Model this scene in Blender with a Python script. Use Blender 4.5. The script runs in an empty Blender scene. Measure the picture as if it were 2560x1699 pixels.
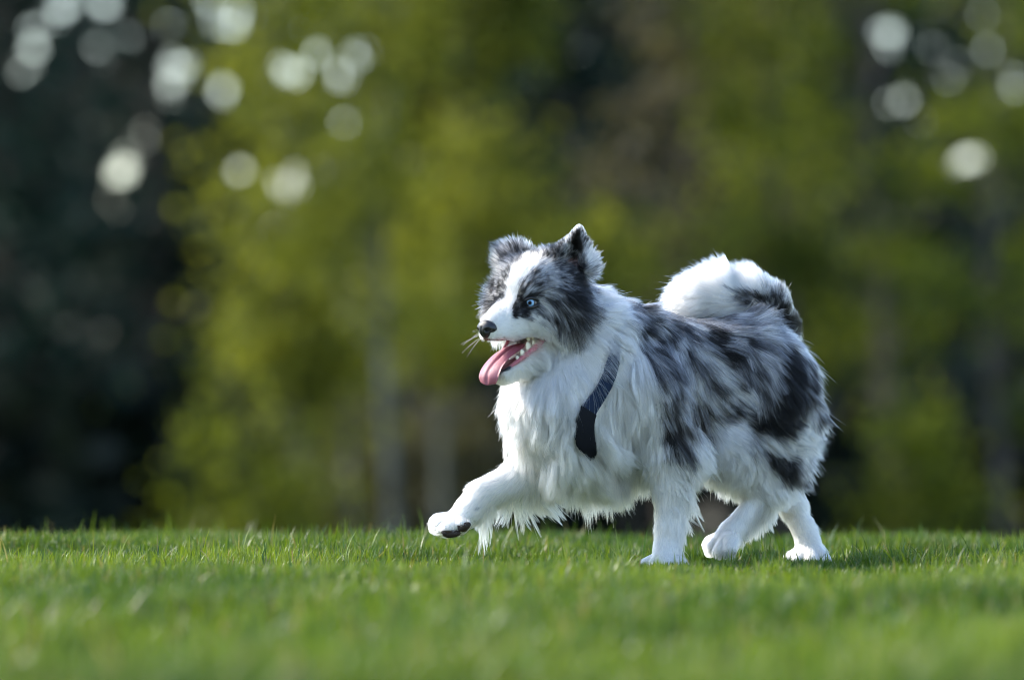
import bpy, math
import numpy as np
from mathutils import Vector, Matrix
from mathutils.kdtree import KDTree

rng = np.random.default_rng(11)
scene = bpy.context.scene
col = scene.collection

# ------------------------------------------------------------------ camera
FPX = 2560 * 200 / 36.0          # focal length in photo pixels (200 mm lens)
DIST = 10.67                     # camera to the dog's plane (y = 0)
CAMH = 0.2566
HOR = 1080.0                     # photo row of the horizon
S = DIST / FPX
cam_d = bpy.data.cameras.new('camera')
cam = bpy.data.objects.new('camera', cam_d); col.objects.link(cam)
cam.location = (0, -DIST, CAMH)
cam.rotation_euler = (math.radians(90), 0, 0)
cam_d.lens = 200; cam_d.sensor_width = 36
cam_d.shift_y = (HOR - 849.5) / 2560
cam_d.clip_start = 0.1; cam_d.clip_end = 2000
cam_d.dof.use_dof = True
cam_d.dof.focus_distance = DIST - 0.06
cam_d.dof.aperture_fstop = 200 / 84.0
scene.camera = cam

# ------------------------------------------------------------------ sky, sun, exposure
SUN_EL, SUN_AZ = math.radians(40), math.radians(-66)   # azimuth from +y towards +x
sd = Vector((math.sin(SUN_AZ) * math.cos(SUN_EL), math.cos(SUN_AZ) * math.cos(SUN_EL), math.sin(SUN_EL)))
world = bpy.data.worlds.new('World'); scene.world = world; world.use_nodes = True
wn = world.node_tree.nodes; wl = world.node_tree.links
sky = wn.new('ShaderNodeTexSky'); sky.sky_type = 'NISHITA'; sky.sun_disc = False
sky.sun_elevation = SUN_EL; sky.sun_rotation = SUN_AZ
sky.air_density = 1.0; sky.dust_density = 0.6; sky.ozone_density = 1.0
wn['Background'].inputs['Strength'].default_value = 0.15
wl.new(sky.outputs[0], wn['Background'].inputs['Color'])
sun_d = bpy.data.lights.new('sun', 'SUN'); sun_d.energy = 2.8; sun_d.angle = math.radians(0.6)
sun_d.color = (1.0, 0.93, 0.82)
sun = bpy.data.objects.new('sun', sun_d); col.objects.link(sun)
sun.rotation_euler = (-sd).to_track_quat('-Z', 'Y').to_euler()
scene.view_settings.view_transform = 'Standard'; scene.view_settings.look = 'None'
scene.view_settings.gamma = 1.0; scene.view_settings.exposure = 1.48
scene.view_settings.use_curve_mapping = False
scene.render.engine = 'CYCLES'
scene.cycles.use_denoising = True; scene.cycles.filter_width = 1.05
scene.cycles.max_bounces = 14; scene.cycles.transmission_bounces = 12; scene.cycles.glossy_bounces = 6
scene.cycles.diffuse_bounces = 4; scene.cycles.transparent_max_bounces = 8
scene.cycles.sample_clamp_indirect = 6.0
scene.cycles_curves.shape = 'RIBBONS'; scene.cycles_curves.subdivisions = 2

# ------------------------------------------------------------------ helpers
def W(px, py, Y=0.0):
    d = DIST + Y
    return np.array(((px - 1280) / FPX * d, Y, CAMH + (HOR - py) / FPX * d))

def proj(P):
    d = DIST + P[:, 1]
    return np.stack((1280 + P[:, 0] / d * FPX, HOR - (P[:, 2] - CAMH) / d * FPX), 1)

def nrm(v):
    return v / np.maximum(np.linalg.norm(v, axis=-1, keepdims=True), 1e-9)

class Noise:
    def __init__(s, seed, n=10):
        r = np.random.default_rng(seed)
        k = r.normal(size=(n, 3)); s.k = nrm(k) * r.uniform(0.6, 1.7, (n, 1)); s.p = r.uniform(0, 6.28, n)
    def __call__(s, P, freq):
        return np.sin(P @ (s.k.T * freq) + s.p).sum(1) / math.sqrt(len(s.p) / 2)

def tag(o, label=None, cat=None, group=None, kind=None):
    if label: o['label'] = label
    if cat: o['category'] = cat
    if group: o['group'] = group
    if kind: o['kind'] = kind
    return o

def empty(name, loc=(0, 0, 0)):
    o = bpy.data.objects.new(name, None); o.location = loc; col.objects.link(o); return o

def link(o, parent=None):
    col.objects.link(o)
    if parent is not None:
        o.parent = parent
        o.matrix_parent_inverse = Matrix.Translation(-Vector(parent.location)) if parent.parent is None else Matrix.Identity(4)
    return o

def mesh_np(name, V, F, mat=None, parent=None, cols=None, smooth=False, attr='col'):
    """V (n,3), F (m,3|4) numpy arrays -> one mesh object"""
    me = bpy.data.meshes.new(name)
    V = np.asarray(V, np.float32); F = np.asarray(F, np.int32)
    k = F.shape[1]
    me.vertices.add(len(V)); me.vertices.foreach_set('co', V.ravel())
    me.loops.add(F.size); me.loops.foreach_set('vertex_index', F.ravel())
    me.polygons.add(len(F))
    me.polygons.foreach_set('loop_start', np.arange(0, F.size, k, dtype=np.int32))
    me.polygons.foreach_set('loop_total', np.full(len(F), k, np.int32))
    if smooth: me.polygons.foreach_set('use_smooth', np.ones(len(F), bool))
    me.update(calc_edges=True)
    if cols is not None:
        a = me.attributes.new(attr, 'FLOAT_COLOR', 'POINT')
        c = np.ones((len(V), 4), np.float32); c[:, :3] = cols
        a.data.foreach_set('color', c.ravel())
    o = bpy.data.objects.new(name, me)
    if mat: me.materials.append(mat)
    return link(o, parent)

def material(name):
    m = bpy.data.materials.new(name); m.use_nodes = True
    nt = m.node_tree
    return m, nt, nt.nodes['Principled BSDF']

def simple_mat(name, color, rough=0.5, bump=0, bscale=200, spec=0.5, var=0.25, sss=0):
    m, nt, b = material(name)
    tc = nt.nodes.new('ShaderNodeTexCoord'); nz = nt.nodes.new('ShaderNodeTexNoise')
    nz.inputs['Scale'].default_value = bscale; nz.inputs['Detail'].default_value = 4
    nt.links.new(tc.outputs['Object'], nz.inputs['Vector'])
    mx = nt.nodes.new('ShaderNodeMixRGB'); mx.blend_type = 'MIX'
    mx.inputs[1].default_value = tuple(c * (1 - var) for c in color) + (1,)
    mx.inputs[2].default_value = tuple(min(1, c * (1 + var)) for c in color) + (1,)
    nt.links.new(nz.outputs['Fac'], mx.inputs[0]); nt.links.new(mx.outputs[0], b.inputs['Base Color'])
    b.inputs['Roughness'].default_value = rough; b.inputs['Specular IOR Level'].default_value = spec
    if sss:
        b.inputs['Subsurface Weight'].default_value = sss
        b.inputs['Subsurface Radius'].default_value = (0.006, 0.002, 0.001)
    if bump:
        bp = nt.nodes.new('ShaderNodeBump'); bp.inputs['Strength'].default_value = bump; bp.inputs['Distance'].default_value = 0.001
        nt.links.new(nz.outputs['Fac'], bp.inputs['Height']); nt.links.new(bp.outputs[0], b.inputs['Normal'])
    return m

# ------------------------------------------------------------------ ground
gn = Noise(3, 8)
def ground_z(x, y):
    x = np.asarray(x, float); y = np.asarray(y, float)
    z = np.interp(y, [-12, -6, -4.2, -2, -0.3, 0.4, 1.1, 1.7, 2.6, 4, 8, 16, 30, 90, 400],
                     [-.03, -.05, -.035, -.012, 0, 0.001, .000, -.006, -.04, -.16, -.55, -1.0, -1.25, -1.6, -3])
    P = np.stack((x.ravel(), y.ravel(), 0 * x.ravel()), 1)
    n = gn(P, 2.2).reshape(x.shape)
    w = np.clip((np.abs(y) - 0.25) / 0.8, 0, 1)
    return z + np.where(y > .6, .011, .006) * n * w

def build_ground():
    ys = np.concatenate((np.linspace(-14, -7, 8), np.arange(-6.5, 3.2, 0.1), np.linspace(3.4, 20, 40), np.geomspace(22, 900, 30)))
    xs = np.concatenate((-np.geomspace(900, 3.2, 24), np.arange(-3, 3.01, 0.15), np.geomspace(3.2, 900, 24)))
    X, Y = np.meshgrid(xs, ys)
    V = np.stack((X.ravel(), Y.ravel(), ground_z(X, Y).ravel()), 1)
    nx = len(xs); i = np.arange(len(ys) - 1)[:, None] * nx + np.arange(nx - 1)[None]
    i = i.ravel(); F = np.stack((i, i + 1, i + 1 + nx, i + nx), 1)
    m, nt, b = material('lawn_soil')
    tc = nt.nodes.new('ShaderNodeTexCoord'); nz = nt.nodes.new('ShaderNodeTexNoise'); nz.inputs['Scale'].default_value = 6; nz.inputs['Detail'].default_value = 8
    cr = nt.nodes.new('ShaderNodeValToRGB')
    cr.color_ramp.elements[0].color = (0.02, 0.03, 0.008, 1); cr.color_ramp.elements[1].color = (0.05, 0.08, 0.016, 1)
    nt.links.new(tc.outputs['Object'], nz.inputs['Vector']); nt.links.new(nz.outputs['Fac'], cr.inputs[0]); nt.links.new(cr.outputs[0], b.inputs['Base Color'])
    b.inputs['Roughness'].default_value = 0.95
    o = mesh_np('ground', V, F, m, smooth=True)
    tag(o, 'green park lawn falling away behind the dog towards dark woodland', 'ground', kind='structure')
build_ground()
# ------------------------------------------------------------------ grass
def grass_mat():
    m, nt, b = material('grass_blade')
    at = nt.nodes.new('ShaderNodeAttribute'); at.attribute_name = 'col'
    df = nt.nodes.new('ShaderNodeBsdfTranslucent'); mx = nt.nodes.new('ShaderNodeMixShader'); mx.inputs[0].default_value = .42
    br = nt.nodes.new('ShaderNodeMixRGB'); br.blend_type = 'MULTIPLY'; br.inputs[0].default_value = 1; br.inputs[2].default_value = (1.25, 1.2, .55, 1)
    nt.links.new(at.outputs['Color'], b.inputs['Base Color']); nt.links.new(at.outputs['Color'], br.inputs[1]); nt.links.new(br.outputs[0], df.inputs['Color'])
    b.inputs['Roughness'].default_value = .42; b.inputs['Specular IOR Level'].default_value = .45
    nt.links.new(b.outputs[0], mx.inputs[1]); nt.links.new(df.outputs[0], mx.inputs[2])
    nt.links.new(mx.outputs[0], nt.nodes['Material Output'].inputs['Surface'])
    return m
M_GRASS = grass_mat()
gp1, gp2, gp3 = Noise(61), Noise(62), Noise(63)
PAWS = []          # bare, trodden spots under the paws: x, y, radius
for px, py, Y, r in ((1664, 1420, -.10, .050), (1800, 1412, .02, .03), (2026, 1414, .15, .048)):
    p = W(px, py, Y); PAWS.append((p[0], p[1], r))
def blades(n, x0, x1, y0, y1, hmean, wmean, seed, nseg=3, tall=.04):
    r = np.random.default_rng(seed)
    y = r.uniform(y0, y1, n); hw = .094 * (DIST + y) + .12      # only a strip a little wider than the view
    x = r.uniform(-1, 1, n) * np.minimum(hw * 1.25, x1)
    P = np.stack((x, y, 0 * x), 1)
    # tufts
    k = int(n / 9); ti = r.integers(0, k, n); tx = x[ti]; ty = y[ti]; tw = r.random(n) < .6
    x = np.where(tw, tx + r.normal(0, .010, n), x); y = np.where(tw, ty + r.normal(0, .012, n), y)
    P = np.stack((x, y, 0 * x), 1)
    h = hmean * np.exp(r.normal(0, .30, n)) * (1 + .36 * gp1(P, 6) + .24 * gp2(P, 20))
    h = np.clip(h, hmean * .25, hmean * 2.2)
    tl = r.random(n) < tall; h[tl] *= r.uniform(1.3, 1.9, tl.sum())
    keep = np.ones(n, bool)
    for (cx, cy, cr) in PAWS:
        d = np.hypot(x - cx, y - cy); keep &= d > cr * .8
        h *= np.interp(d, [cr, cr + .09], [.55, 1])
        fr = (np.abs(x - cx) < cr * 1.5) & (y < cy); h *= np.where(fr, np.interp(y, [cy - 1.6, cy - .8, cy], [1, .62, .55]), 1)
    x, y, h, P = x[keep], y[keep], h[keep], P[keep]; n = len(x)
    z = ground_z(x, y) - .003
    az = r.uniform(0, 6.283, n); lean = np.abs(r.normal(.28, .30, n)) + np.where(r.random(n) < .10, .7, 0)
    ld = np.stack((np.cos(az), np.sin(az), 0 * az), 1)
    fz = az + r.normal(1.57, .5, n); wd = np.stack((np.cos(fz), np.sin(fz), 0 * az), 1)
    w = wmean * r.uniform(.6, 1.35, n)
    base = np.stack((x, y, z), 1)
    t = np.linspace(0, 1, nseg + 1)
    V = np.empty((n, 2 * nseg + 1, 3)); 
    for i, tt in enumerate(t):
        bend = lean * tt * tt
        c = base + ld * (h * bend * .9)[:, None] + np.array((0, 0, 1.0)) * (h * (tt - .22 * np.minimum(lean, 1.2) * tt * tt))[:, None]
        ww = (w * .5 * (1 - tt ** 2.2) * (0.75 + .5 * min(tt * 3, 1)))[:, None]
        if i < nseg: V[:, 2 * i] = c - wd * ww; V[:, 2 * i + 1] = c + wd * ww
        else: V[:, 2 * i] = c
    m = 2 * nseg + 1; o = (np.arange(n) * m)[:, None]
    tr = []
    for i in range(nseg - 1): tr += [(2 * i, 2 * i + 1, 2 * i + 3), (2 * i, 2 * i + 3, 2 * i + 2)]
    tr.append((2 * nseg - 2, 2 * nseg - 1, 2 * nseg))
    F = (o[:, :, None] + np.array(tr)[None]).reshape(-1, 3)
    # colour: yellow-green to deep green in patches, some straw
    a = np.clip(.5 + .32 * gp2(P, 3.2) + .24 * gp3(P, 11) + r.normal(0, .24, n), 0, 1)[:, None]
    c = np.array((.052, .106, .008)) * (1 - a) + np.array((.150, .215, .018)) * a
    st = r.random(n) < .06; c[st] = np.array((.30, .25, .12)) * r.uniform(.6, 1.1, (st.sum(), 1))
    bl = r.random(n) < .10; c[bl] = np.array((.045, .105, .040)) * r.uniform(.7, 1.2, (bl.sum(), 1))
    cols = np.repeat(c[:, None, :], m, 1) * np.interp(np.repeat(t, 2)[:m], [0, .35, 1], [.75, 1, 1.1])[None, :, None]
    return V.reshape(-1, 3), F, cols.reshape(-1, 3)
gv, gf, gc, off = [], [], [], 0
gs = 1.0
for args in ((int(60000 * gs), -9, 1.6, -6.2, -2.2, .034, .0050, 71, 2, .03), (int(85000 * gs), -9, 2, -2.2, -.55, .024, .0033, 72, 3, .03), (int(105000 * gs), -9, 2, -.55, .75, .022, .0026, 73, 4, .05), (int(90000 * gs), -9, 2, .75, 3.2, .025, .0030, 74, 3, .02)):
    v, f, c = blades(*args); gv.append(v); gf.append(f + off); gc.append(c); off += len(v)
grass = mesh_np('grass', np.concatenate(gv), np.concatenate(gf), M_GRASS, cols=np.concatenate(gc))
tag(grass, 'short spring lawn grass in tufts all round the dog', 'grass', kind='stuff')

# ------------------------------------------------------------------ woodland behind the lawn
def leaf_mat(name, trans, tint=(1.2, 1.15, .5), rough=.5):
    m, nt, b = material(name)
    at = nt.nodes.new('ShaderNodeAttribute'); at.attribute_name = 'col'
    tl = nt.nodes.new('ShaderNodeBsdfTranslucent'); mx = nt.nodes.new('ShaderNodeMixShader'); mx.inputs[0].default_value = trans
    br = nt.nodes.new('ShaderNodeMixRGB'); br.blend_type = 'MULTIPLY'; br.inputs[0].default_value = 1; br.inputs[2].default_value = tint + (1,)
    nt.links.new(at.outputs['Color'], b.inputs['Base Color']); nt.links.new(at.outputs['Color'], br.inputs[1]); nt.links.new(br.outputs[0], tl.inputs['Color'])
    b.inputs['Roughness'].default_value = rough; b.inputs['Specular IOR Level'].default_value = .12
    nt.links.new(b.outputs[0], mx.inputs[1]); nt.links.new(tl.outputs[0], mx.inputs[2])
    nt.links.new(mx.outputs[0], nt.nodes['Material Output'].inputs['Surface'])
    return m
M_LEAF = leaf_mat('spring_leaf', .5)
M_NEEDLE = leaf_mat('needle', .12, (1, 1, .8))
def bark_mat(name, c0, c1, scale):
    m, nt, b = material(name)
    tc = nt.nodes.new('ShaderNodeTexCoord'); mp = nt.nodes.new('ShaderNodeMapping'); mp.inputs['Scale'].default_value = (1, 1, .25)
    nz = nt.nodes.new('ShaderNodeTexNoise'); nz.inputs['Scale'].default_value = scale; nz.inputs['Detail'].default_value = 6
    cr = nt.nodes.new('ShaderNodeValToRGB'); cr.color_ramp.elements[0].position = .35; cr.color_ramp.elements[1].position = .65
    cr.color_ramp.elements[0].color = c0 + (1,); cr.color_ramp.elements[1].color = c1 + (1,)
    nt.links.new(tc.outputs['Object'], mp.inputs[0]); nt.links.new(mp.outputs[0], nz.inputs['Vector']); nt.links.new(nz.outputs['Fac'], cr.inputs[0]); nt.links.new(cr.outputs[0], b.inputs['Base Color'])
    bp = nt.nodes.new('ShaderNodeBump'); bp.inputs['Strength'].default_value = .6; bp.inputs['Distance'].default_value = .02
    nt.links.new(nz.outputs['Fac'], bp.inputs['Height']); nt.links.new(bp.outputs[0], b.inputs['Normal']); b.inputs['Roughness'].default_value = .9
    return m
M_PALE = bark_mat('pale_bark', (.05, .052, .044), (.15, .155, .135), 9)
M_DARK = bark_mat('dark_bark', (.03, .025, .02), (.10, .085, .07), 14)

# holes cut through all leaves along the camera's view so sky shows: centre and radius (photo px)
SKY_CUTS = np.array([(410, 208, 46), (448, 170, 28), (375, 318, 40), (340, 372, 46), (305, 430, 40), (285, 512, 30), (550, 38, 60), (728, 180, 40), (838, 196, 46), (895, 135, 30), (550, 238, 38), (760, 312, 24),
                 (712, 472, 34), (748, 455, 26), (680, 560, 22), (58, 168, 32), (200, 150, 38), (165, 12, 46), (258, 8, 34), (6, 50, 34), (620, 20, 26), (2215, 95, 34), (2420, 390, 46), (2240, 262, 30), (2385, 180, 22), (2535, 205, 34), (2450, 30, 20),
                 (1450, 112, 18), (845, 1040, 20), (420, 400, 20), (30, 255, 20), (2290, 300, 18), (95, 60, 18), (340, 95, 16), (200, 235, 20), (120, 45, 30), (85, 120, 24), (250, 128, 26), (318, 205, 22), (420, 60, 24), (800, 130, 22), (860, 300, 18), (600, 420, 18), (2330, 120, 12), (2480, 130, 14), (2140, 180, 10), (1420, 40, 20)], float)
def in_sky_cut(P, size):
    p = proj(P); mg = .42 * size * FPX / (DIST + P[:, 1]); m = np.zeros(len(P), bool)
    for i, (cx, cy, r) in enumerate(SKY_CUTS):
        dx, dy = p[:, 0] - cx, p[:, 1] - cy; th = np.arctan2(dy, dx)
        m |= np.hypot(dx, dy) < mg + r * .66 * (1 + .28 * np.sin(2 * th + i) + .22 * np.sin(3 * th + 2.3 * i))      # ragged edge
    return m & (np.random.default_rng(len(P)).random(len(P)) < .965)
def leaf_cloud(C, size, cols, r, aspect=.6):
    C = np.asarray(C); n = len(C)
    k = ~in_sky_cut(C, size); C = C[k]; cols = cols[k]; n = len(C)
    a = nrm(r.normal(size=(n, 3))); b = nrm(np.cross(a, r.normal(size=(n, 3))))
    s = (size * r.uniform(.6, 1.4, n))[:, None]
    V = np.stack((C - a * s, C + b * s * aspect, C + a * s, C - b * s * aspect), 1).reshape(-1, 3)
    F = np.arange(4 * n).reshape(-1, 4)
    return V, F, np.repeat(cols, 4, 0)
def limb(P, R, k=7):
    P = np.array(P, float); T = nrm(np.gradient(P, axis=0)); V = []; F = []
    for i in range(len(P)):
        a = nrm(np.cross(T[i], np.array((.3, 1.0, .1)))); b = np.cross(a, T[i])
        for j in range(k):
            t = 2 * math.pi * j / k; V.append(P[i] + R[i] * (a * math.cos(t) + b * math.sin(t)))
    for i in range(len(P) - 1):
        for j in range(k): F.append((i * k + j, i * k + (j + 1) % k, (i + 1) * k + (j + 1) % k, (i + 1) * k + j))
    return np.array(V), np.array(F)
def join(parts):
    Vs, Fs, o = [], [], 0
    for V, F in parts: Vs.append(V); Fs.append(F + o); o += len(V)
    return np.concatenate(Vs), np.concatenate(Fs)

def broadleaf(name, label, px, Y, height, rx, zlo, n_cl, n_leaf, c0, c1, tr, bark, seed, size=.055, cl_r=.25, group='spring trees at the wood edge', lean=0.0):
    r = np.random.default_rng(seed)
    x = W(px, 1080, Y)[0]; z0 = float(ground_z(x, Y)) - .05
    root = empty(name, (x, Y, z0)); tag(root, label, 'tree', group)
    hs = np.linspace(0, 1, 9)
    sp = np.stack((x + lean * hs + .10 * np.sin(hs * 5 + seed), Y + .08 * np.cos(hs * 4 + seed), z0 + hs * height * .92), 1)
    parts = [limb(sp, tr * (1 - .85 * hs))]
    zc = zlo + (z0 + height - zlo) * r.beta(1.1, 1.25, n_cl)
    tt = np.clip((zc - zlo) / max(height + z0 - zlo, .1), 0, 1)
    rad = rx * np.sqrt(np.clip(1 - (1.7 * tt - .62) ** 2 * .75, .08, 1)) * np.sqrt(r.random(n_cl))
    an = r.uniform(0, 6.283, n_cl)
    ax_ = np.interp(zc, sp[:, 2], sp[:, 0]); ay_ = np.interp(zc, sp[:, 2], sp[:, 1])
    C = np.stack((ax_ + rad * np.cos(an), ay_ + rad * np.sin(an), zc), 1)
    for i in r.choice(n_cl, min(n_cl, 26), replace=False):
        zb = max(C[i, 2] - .5 - .6 * rad[i], z0 + .3); b0 = np.array((np.interp(zb, sp[:, 2], sp[:, 0]), np.interp(zb, sp[:, 2], sp[:, 1]), zb))
        md = .5 * (b0 + C[i]) + np.array((0, 0, -.08)); parts.append(limb([b0, md, C[i]], [tr * .30, tr * .2, tr * .06], 5))
    V, F = join(parts); mesh_np('trunk', V, F, bark, root, smooth=True)
    own = r.integers(0, n_cl, n_leaf)
    P = C[own] + r.normal(size=(n_leaf, 3)) * (cl_r * r.uniform(.6, 1.3, n_cl)[own])[:, None] * np.array((1, 1, .75))
    P[:, 2] = np.maximum(P[:, 2], z0 + .05)
    a = np.clip(r.random(n_cl)[own] * .75 + r.normal(.12, .16, n_leaf), 0, 1)[:, None]
    V, F, c = leaf_cloud(P, size, np.array(c0) * (1 - a) + np.array(c1) * a, r)
    mesh_np('crown', V, F, M_LEAF, root, cols=c)

def conifer(name, label, px, Y, height, rx, seed, c0=(.006, .016, .011), c1=(.026, .062, .040), tr=.16, group='dark conifers behind the spring trees', nb=7, step=.22):
    r = np.random.default_rng(seed)
    x = W(px, 1080, Y)[0]; z0 = float(ground_z(x, Y)) - .05
    root = empty(name, (x, Y, z0)); tag(root, label, 'tree', group)
    hs = np.linspace(0, 1, 8); sp = np.stack((x + 0 * hs, Y + 0 * hs, z0 + hs * height), 1)
    parts = [limb(sp, tr * (1 - .93 * hs), 9)]; P = []
    z = .35
    while z < height * .97:
        L = rx * (1 - (z / height)) ** .8 * r.uniform(.8, 1.1)
        for k in range(nb):
            an = r.uniform(0, 6.283); L1 = L * r.uniform(.7, 1.15); d = np.array((math.cos(an), math.sin(an), 0))
            b0 = np.array((x, Y, z0 + z)); tip_ = b0 + d * L1 + np.array((0, 0, -.22 * L1))
            if z < 7: parts.append(limb([b0, .5 * (b0 + tip_) + np.array((0, 0, .05)), tip_], [.022, .016, .005], 4))
            m = int(26 * L1 / 1.2) + 6; t = r.uniform(.1, 1, m)[:, None]
            q = b0 + (tip_ - b0) * t + r.normal(size=(m, 3)) * np.array((.11, .11, .07)) - np.array((0, 0, .10)) * r.random((m, 1))
            P.append(q)
        z += step * (1 if z < 7 else 2)
    V, F = join(parts); mesh_np('trunk', V, F, M_DARK, root, smooth=True)
    P = np.concatenate(P); P[:, 2] = np.maximum(P[:, 2], z0 + .05); a = np.clip(r.normal(.45, .3, len(P)), 0, 1)[:, None]
    V, F, c = leaf_cloud(P, .105, np.array(c0) * (1 - a) + np.array(c1) * a, r, .35)
    mesh_np('crown', V, F, M_NEEDLE, root, cols=c)

LG0, LG1 = (.050, .070, .012), (.25, .27, .046)          # fresh yellow green
MG0, MG1 = (.032, .050, .008), (.20, .235, .028)           # mid green
BR0, BR1 = (.045, .042, .034), (.17, .158, .128)            # bare twigs and buds
for a in (
    ('birch_tree', 'pale-trunked spring tree at the right edge of the dark conifers, leftmost yellow-green one', 720, 36, 6.5, .52, .5, 26, 5200, LG0, LG1, .04, M_PALE, 101),
    ('birch_tree', 'yellow-green spring tree with two bright sky gaps near its top left of centre', 860, 39, 7.0, .85, .7, 32, 6400, LG0, LG1, .042, M_PALE, 102),
    ('birch_tree', 'slim pale-trunked spring tree whose straight stem shows left of the dog\'s head', 985, 33, 6.8, .65, 1.0, 20, 3400, LG0, LG1, .055, M_PALE, 103),
    ('birch_tree', 'full yellow-green spring tree rising directly above the dog\'s far ear', 1130, 37, 7.2, .68, .8, 30, 6400, LG0, LG1, .042, M_PALE, 104),
    ('twiggy_tree', 'grey-brown tree still mostly bare above the dog\'s back', 1700, 42, 8.0, .85, 1.5, 34, 6500, BR0, BR1, .10, M_DARK, 105),
    ('leafing_shrub', 'low olive-green leafing shrub between the dog\'s head and raised tail', 1560, 36, 3.2, .60, 1.2, 14, 1300, MG0, LG1, .035, M_DARK, 106),
    ('maple_tree', 'yellow-green tree in fresh leaf above and right of the dog\'s tail', 1940, 37, 6.6, .62, 1.3, 16, 2800, MG0, LG1, .065, M_DARK, 107),
    ('maple_tree', 'deep green tree with scattered sky gaps at the top right', 2200, 40, 7.4, 1.1, .9, 20, 3200, MG0, MG1, .075, M_DARK, 108),
    ('maple_tree', 'dark green leafy tree cut by the right edge of the picture', 2500, 36, 6.6, .8, .2, 15, 2000, MG0, MG1, .06, M_DARK, 109),
    ('leafing_shrub', 'low green bush at the wood edge right of the dog\'s hind legs', 2260, 34, 1.9, .5, -.9, 18, 1500, MG0, MG1, .03, M_DARK, 110),
    ('brush_shrub', 'grey-brown leafless brush at the foot of the pale-trunked trees, left of the dog', 1010, 41, 1.9, 1.0, -1.0, 34, 5200, BR0, (.11, .11, .075), .03, M_DARK, 112),
    ('leafing_shrub', 'low mixed bush beneath the leftmost yellow-green tree', 600, 34, 1.5, .6, -.9, 18, 1400, MG0, MG1, .03, M_DARK, 111)):
    broadleaf(*a)
for a in (
    ('conifer_tree', 'dark conifer at the left edge of the picture', 20, 46, 13, 1.9, 121),
    ('conifer_tree', 'dark conifer with a visible grey trunk second from the left edge', 200, 52, 14, 2.0, 122),
    ('conifer_tree', 'dark conifer beside the first yellow-green tree, holding the brightest sky gaps', 390, 48, 13, 1.8, 123),
    ('conifer_tree', 'dark conifer behind the gap between the yellow-green trees and the grey-brown tree', 1420, 50, 14, 2.0, 124),
    ('conifer_tree', 'dark conifer behind the two green trees on the right', 2120, 52, 13, 2.1, 125),
    ('conifer_tree', 'dark conifer at the right edge of the picture behind the leafy tree', 2500, 50, 14, 2.0, 126)):
    conifer(*a)
# the depth of the wood: a broad belt of foliage, its shade put into the dark leaf colour, too far and too blurred to tell apart
def woodland():
    r = np.random.default_rng(131)
    n = 62000; x = r.uniform(-16, 16, n); y = r.uniform(60, 64, n); z = -1.8 + 12 * r.random(n) ** 1.15
    n2 = 30000; x = np.append(x, r.uniform(-14, 14, n2)); y = np.append(y, r.uniform(44, 58, n2)); z = np.append(z, -1.5 + 2.2 * r.random(n2) ** 1.6)
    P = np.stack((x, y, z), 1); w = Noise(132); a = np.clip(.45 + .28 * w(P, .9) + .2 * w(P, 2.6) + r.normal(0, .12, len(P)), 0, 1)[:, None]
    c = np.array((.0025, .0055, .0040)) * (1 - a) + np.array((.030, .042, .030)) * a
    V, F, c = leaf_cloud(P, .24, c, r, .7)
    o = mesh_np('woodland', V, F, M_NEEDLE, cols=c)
    tag(o, 'dark blurred depth of the wood behind the single trees', 'woodland', kind='stuff')
woodland()


# ------------------------------------------------------------------ the dog: implicit body
PH = math.radians(47)
_f = np.array((-math.cos(PH), -math.sin(PH), 0.0)); _l = np.array((math.sin(PH), -math.cos(PH), 0.0)); _u = np.array((0, 0, 1.0))
ROLL = math.radians(3)
hl = _l * math.cos(ROLL) - _u * math.sin(ROLL); hu = _u * math.cos(ROLL) + _l * math.sin(ROLL); hf = _f
E0 = W(1294, 753, -0.14)
HR = np.stack((hf, hl, hu), 1)                     # columns = head axes
def H(f, l, u): return E0 + hf * f + hl * l + hu * u
BTH = math.radians(25)
bf = np.array((-math.cos(BTH), -math.sin(BTH), 0.0)); bl = np.array((math.sin(BTH), -math.cos(BTH), 0.0))
BR = np.stack((bf, bl, _u), 1)
def Yax(px): return -0.08 + 0.18 * (px - 1400) / 530

PR = []      # primitives: (group, kind, data, k, op)
def cone(g, a, b, ra, rb, k=0.02): PR.append((g, 'c', (np.asarray(a), np.asarray(b), ra, rb), k, 'u'))
def ell(g, c, R, r, k=0.02, op='u'): PR.append((g, 'e', (np.asarray(c), np.asarray(R), np.asarray(r, float)), k, op))

px_ = S
# torso
def rotpitch(R, deg):
    a = math.radians(deg); c, s = math.cos(a), math.sin(a)
    return np.stack((R[:, 0] * c + R[:, 2] * s, R[:, 1], R[:, 2] * c - R[:, 0] * s), 1)
ell('torso', W(1550, 985, Yax(1550)), rotpitch(BR, -8), (0.175, 0.088, 0.142), 0.05)      # ribcage
ell('torso', W(1425, 1035, Yax(1400)), BR, (0.092, 0.085, 0.112), 0.05)                     # fore chest
cone('torso', W(1490, 930, Yax(1490)), W(1432, 805, -0.060), 0.092, 0.056, 0.04)            # neck
cone('torso', W(1600, 870, Yax(1600)), W(1490, 830, Yax(1480) - .01), 0.060, 0.062, 0.05)     # withers to neck crest
cone('torso', W(1400, 920, -0.060), W(1368, 1005, -0.085), 0.060, 0.070, 0.04)          # throat ruff
ell('torso', W(1770, 945, Yax(1770)), rotpitch(BR, 4), (0.16, 0.083, 0.108), 0.05)          # loin
ell('torso', W(1875, 930, Yax(1875)), rotpitch(BR, 14), (0.098, 0.080, 0.095), 0.05)                     # croup
# shoulders / upper arms
cone('torso', W(1590, 960, Yax(1570)) + bl * .055, W(1650, 1120, Yax(1600)) + bl * .065, 0.062, 0.043, 0.04)
cone('torso', W(1420, 1000, Yax(1470)) - bl * .05, W(1390, 1140, Yax(1440)) - bl * .06, 0.06, 0.046, 0.04)
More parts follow.
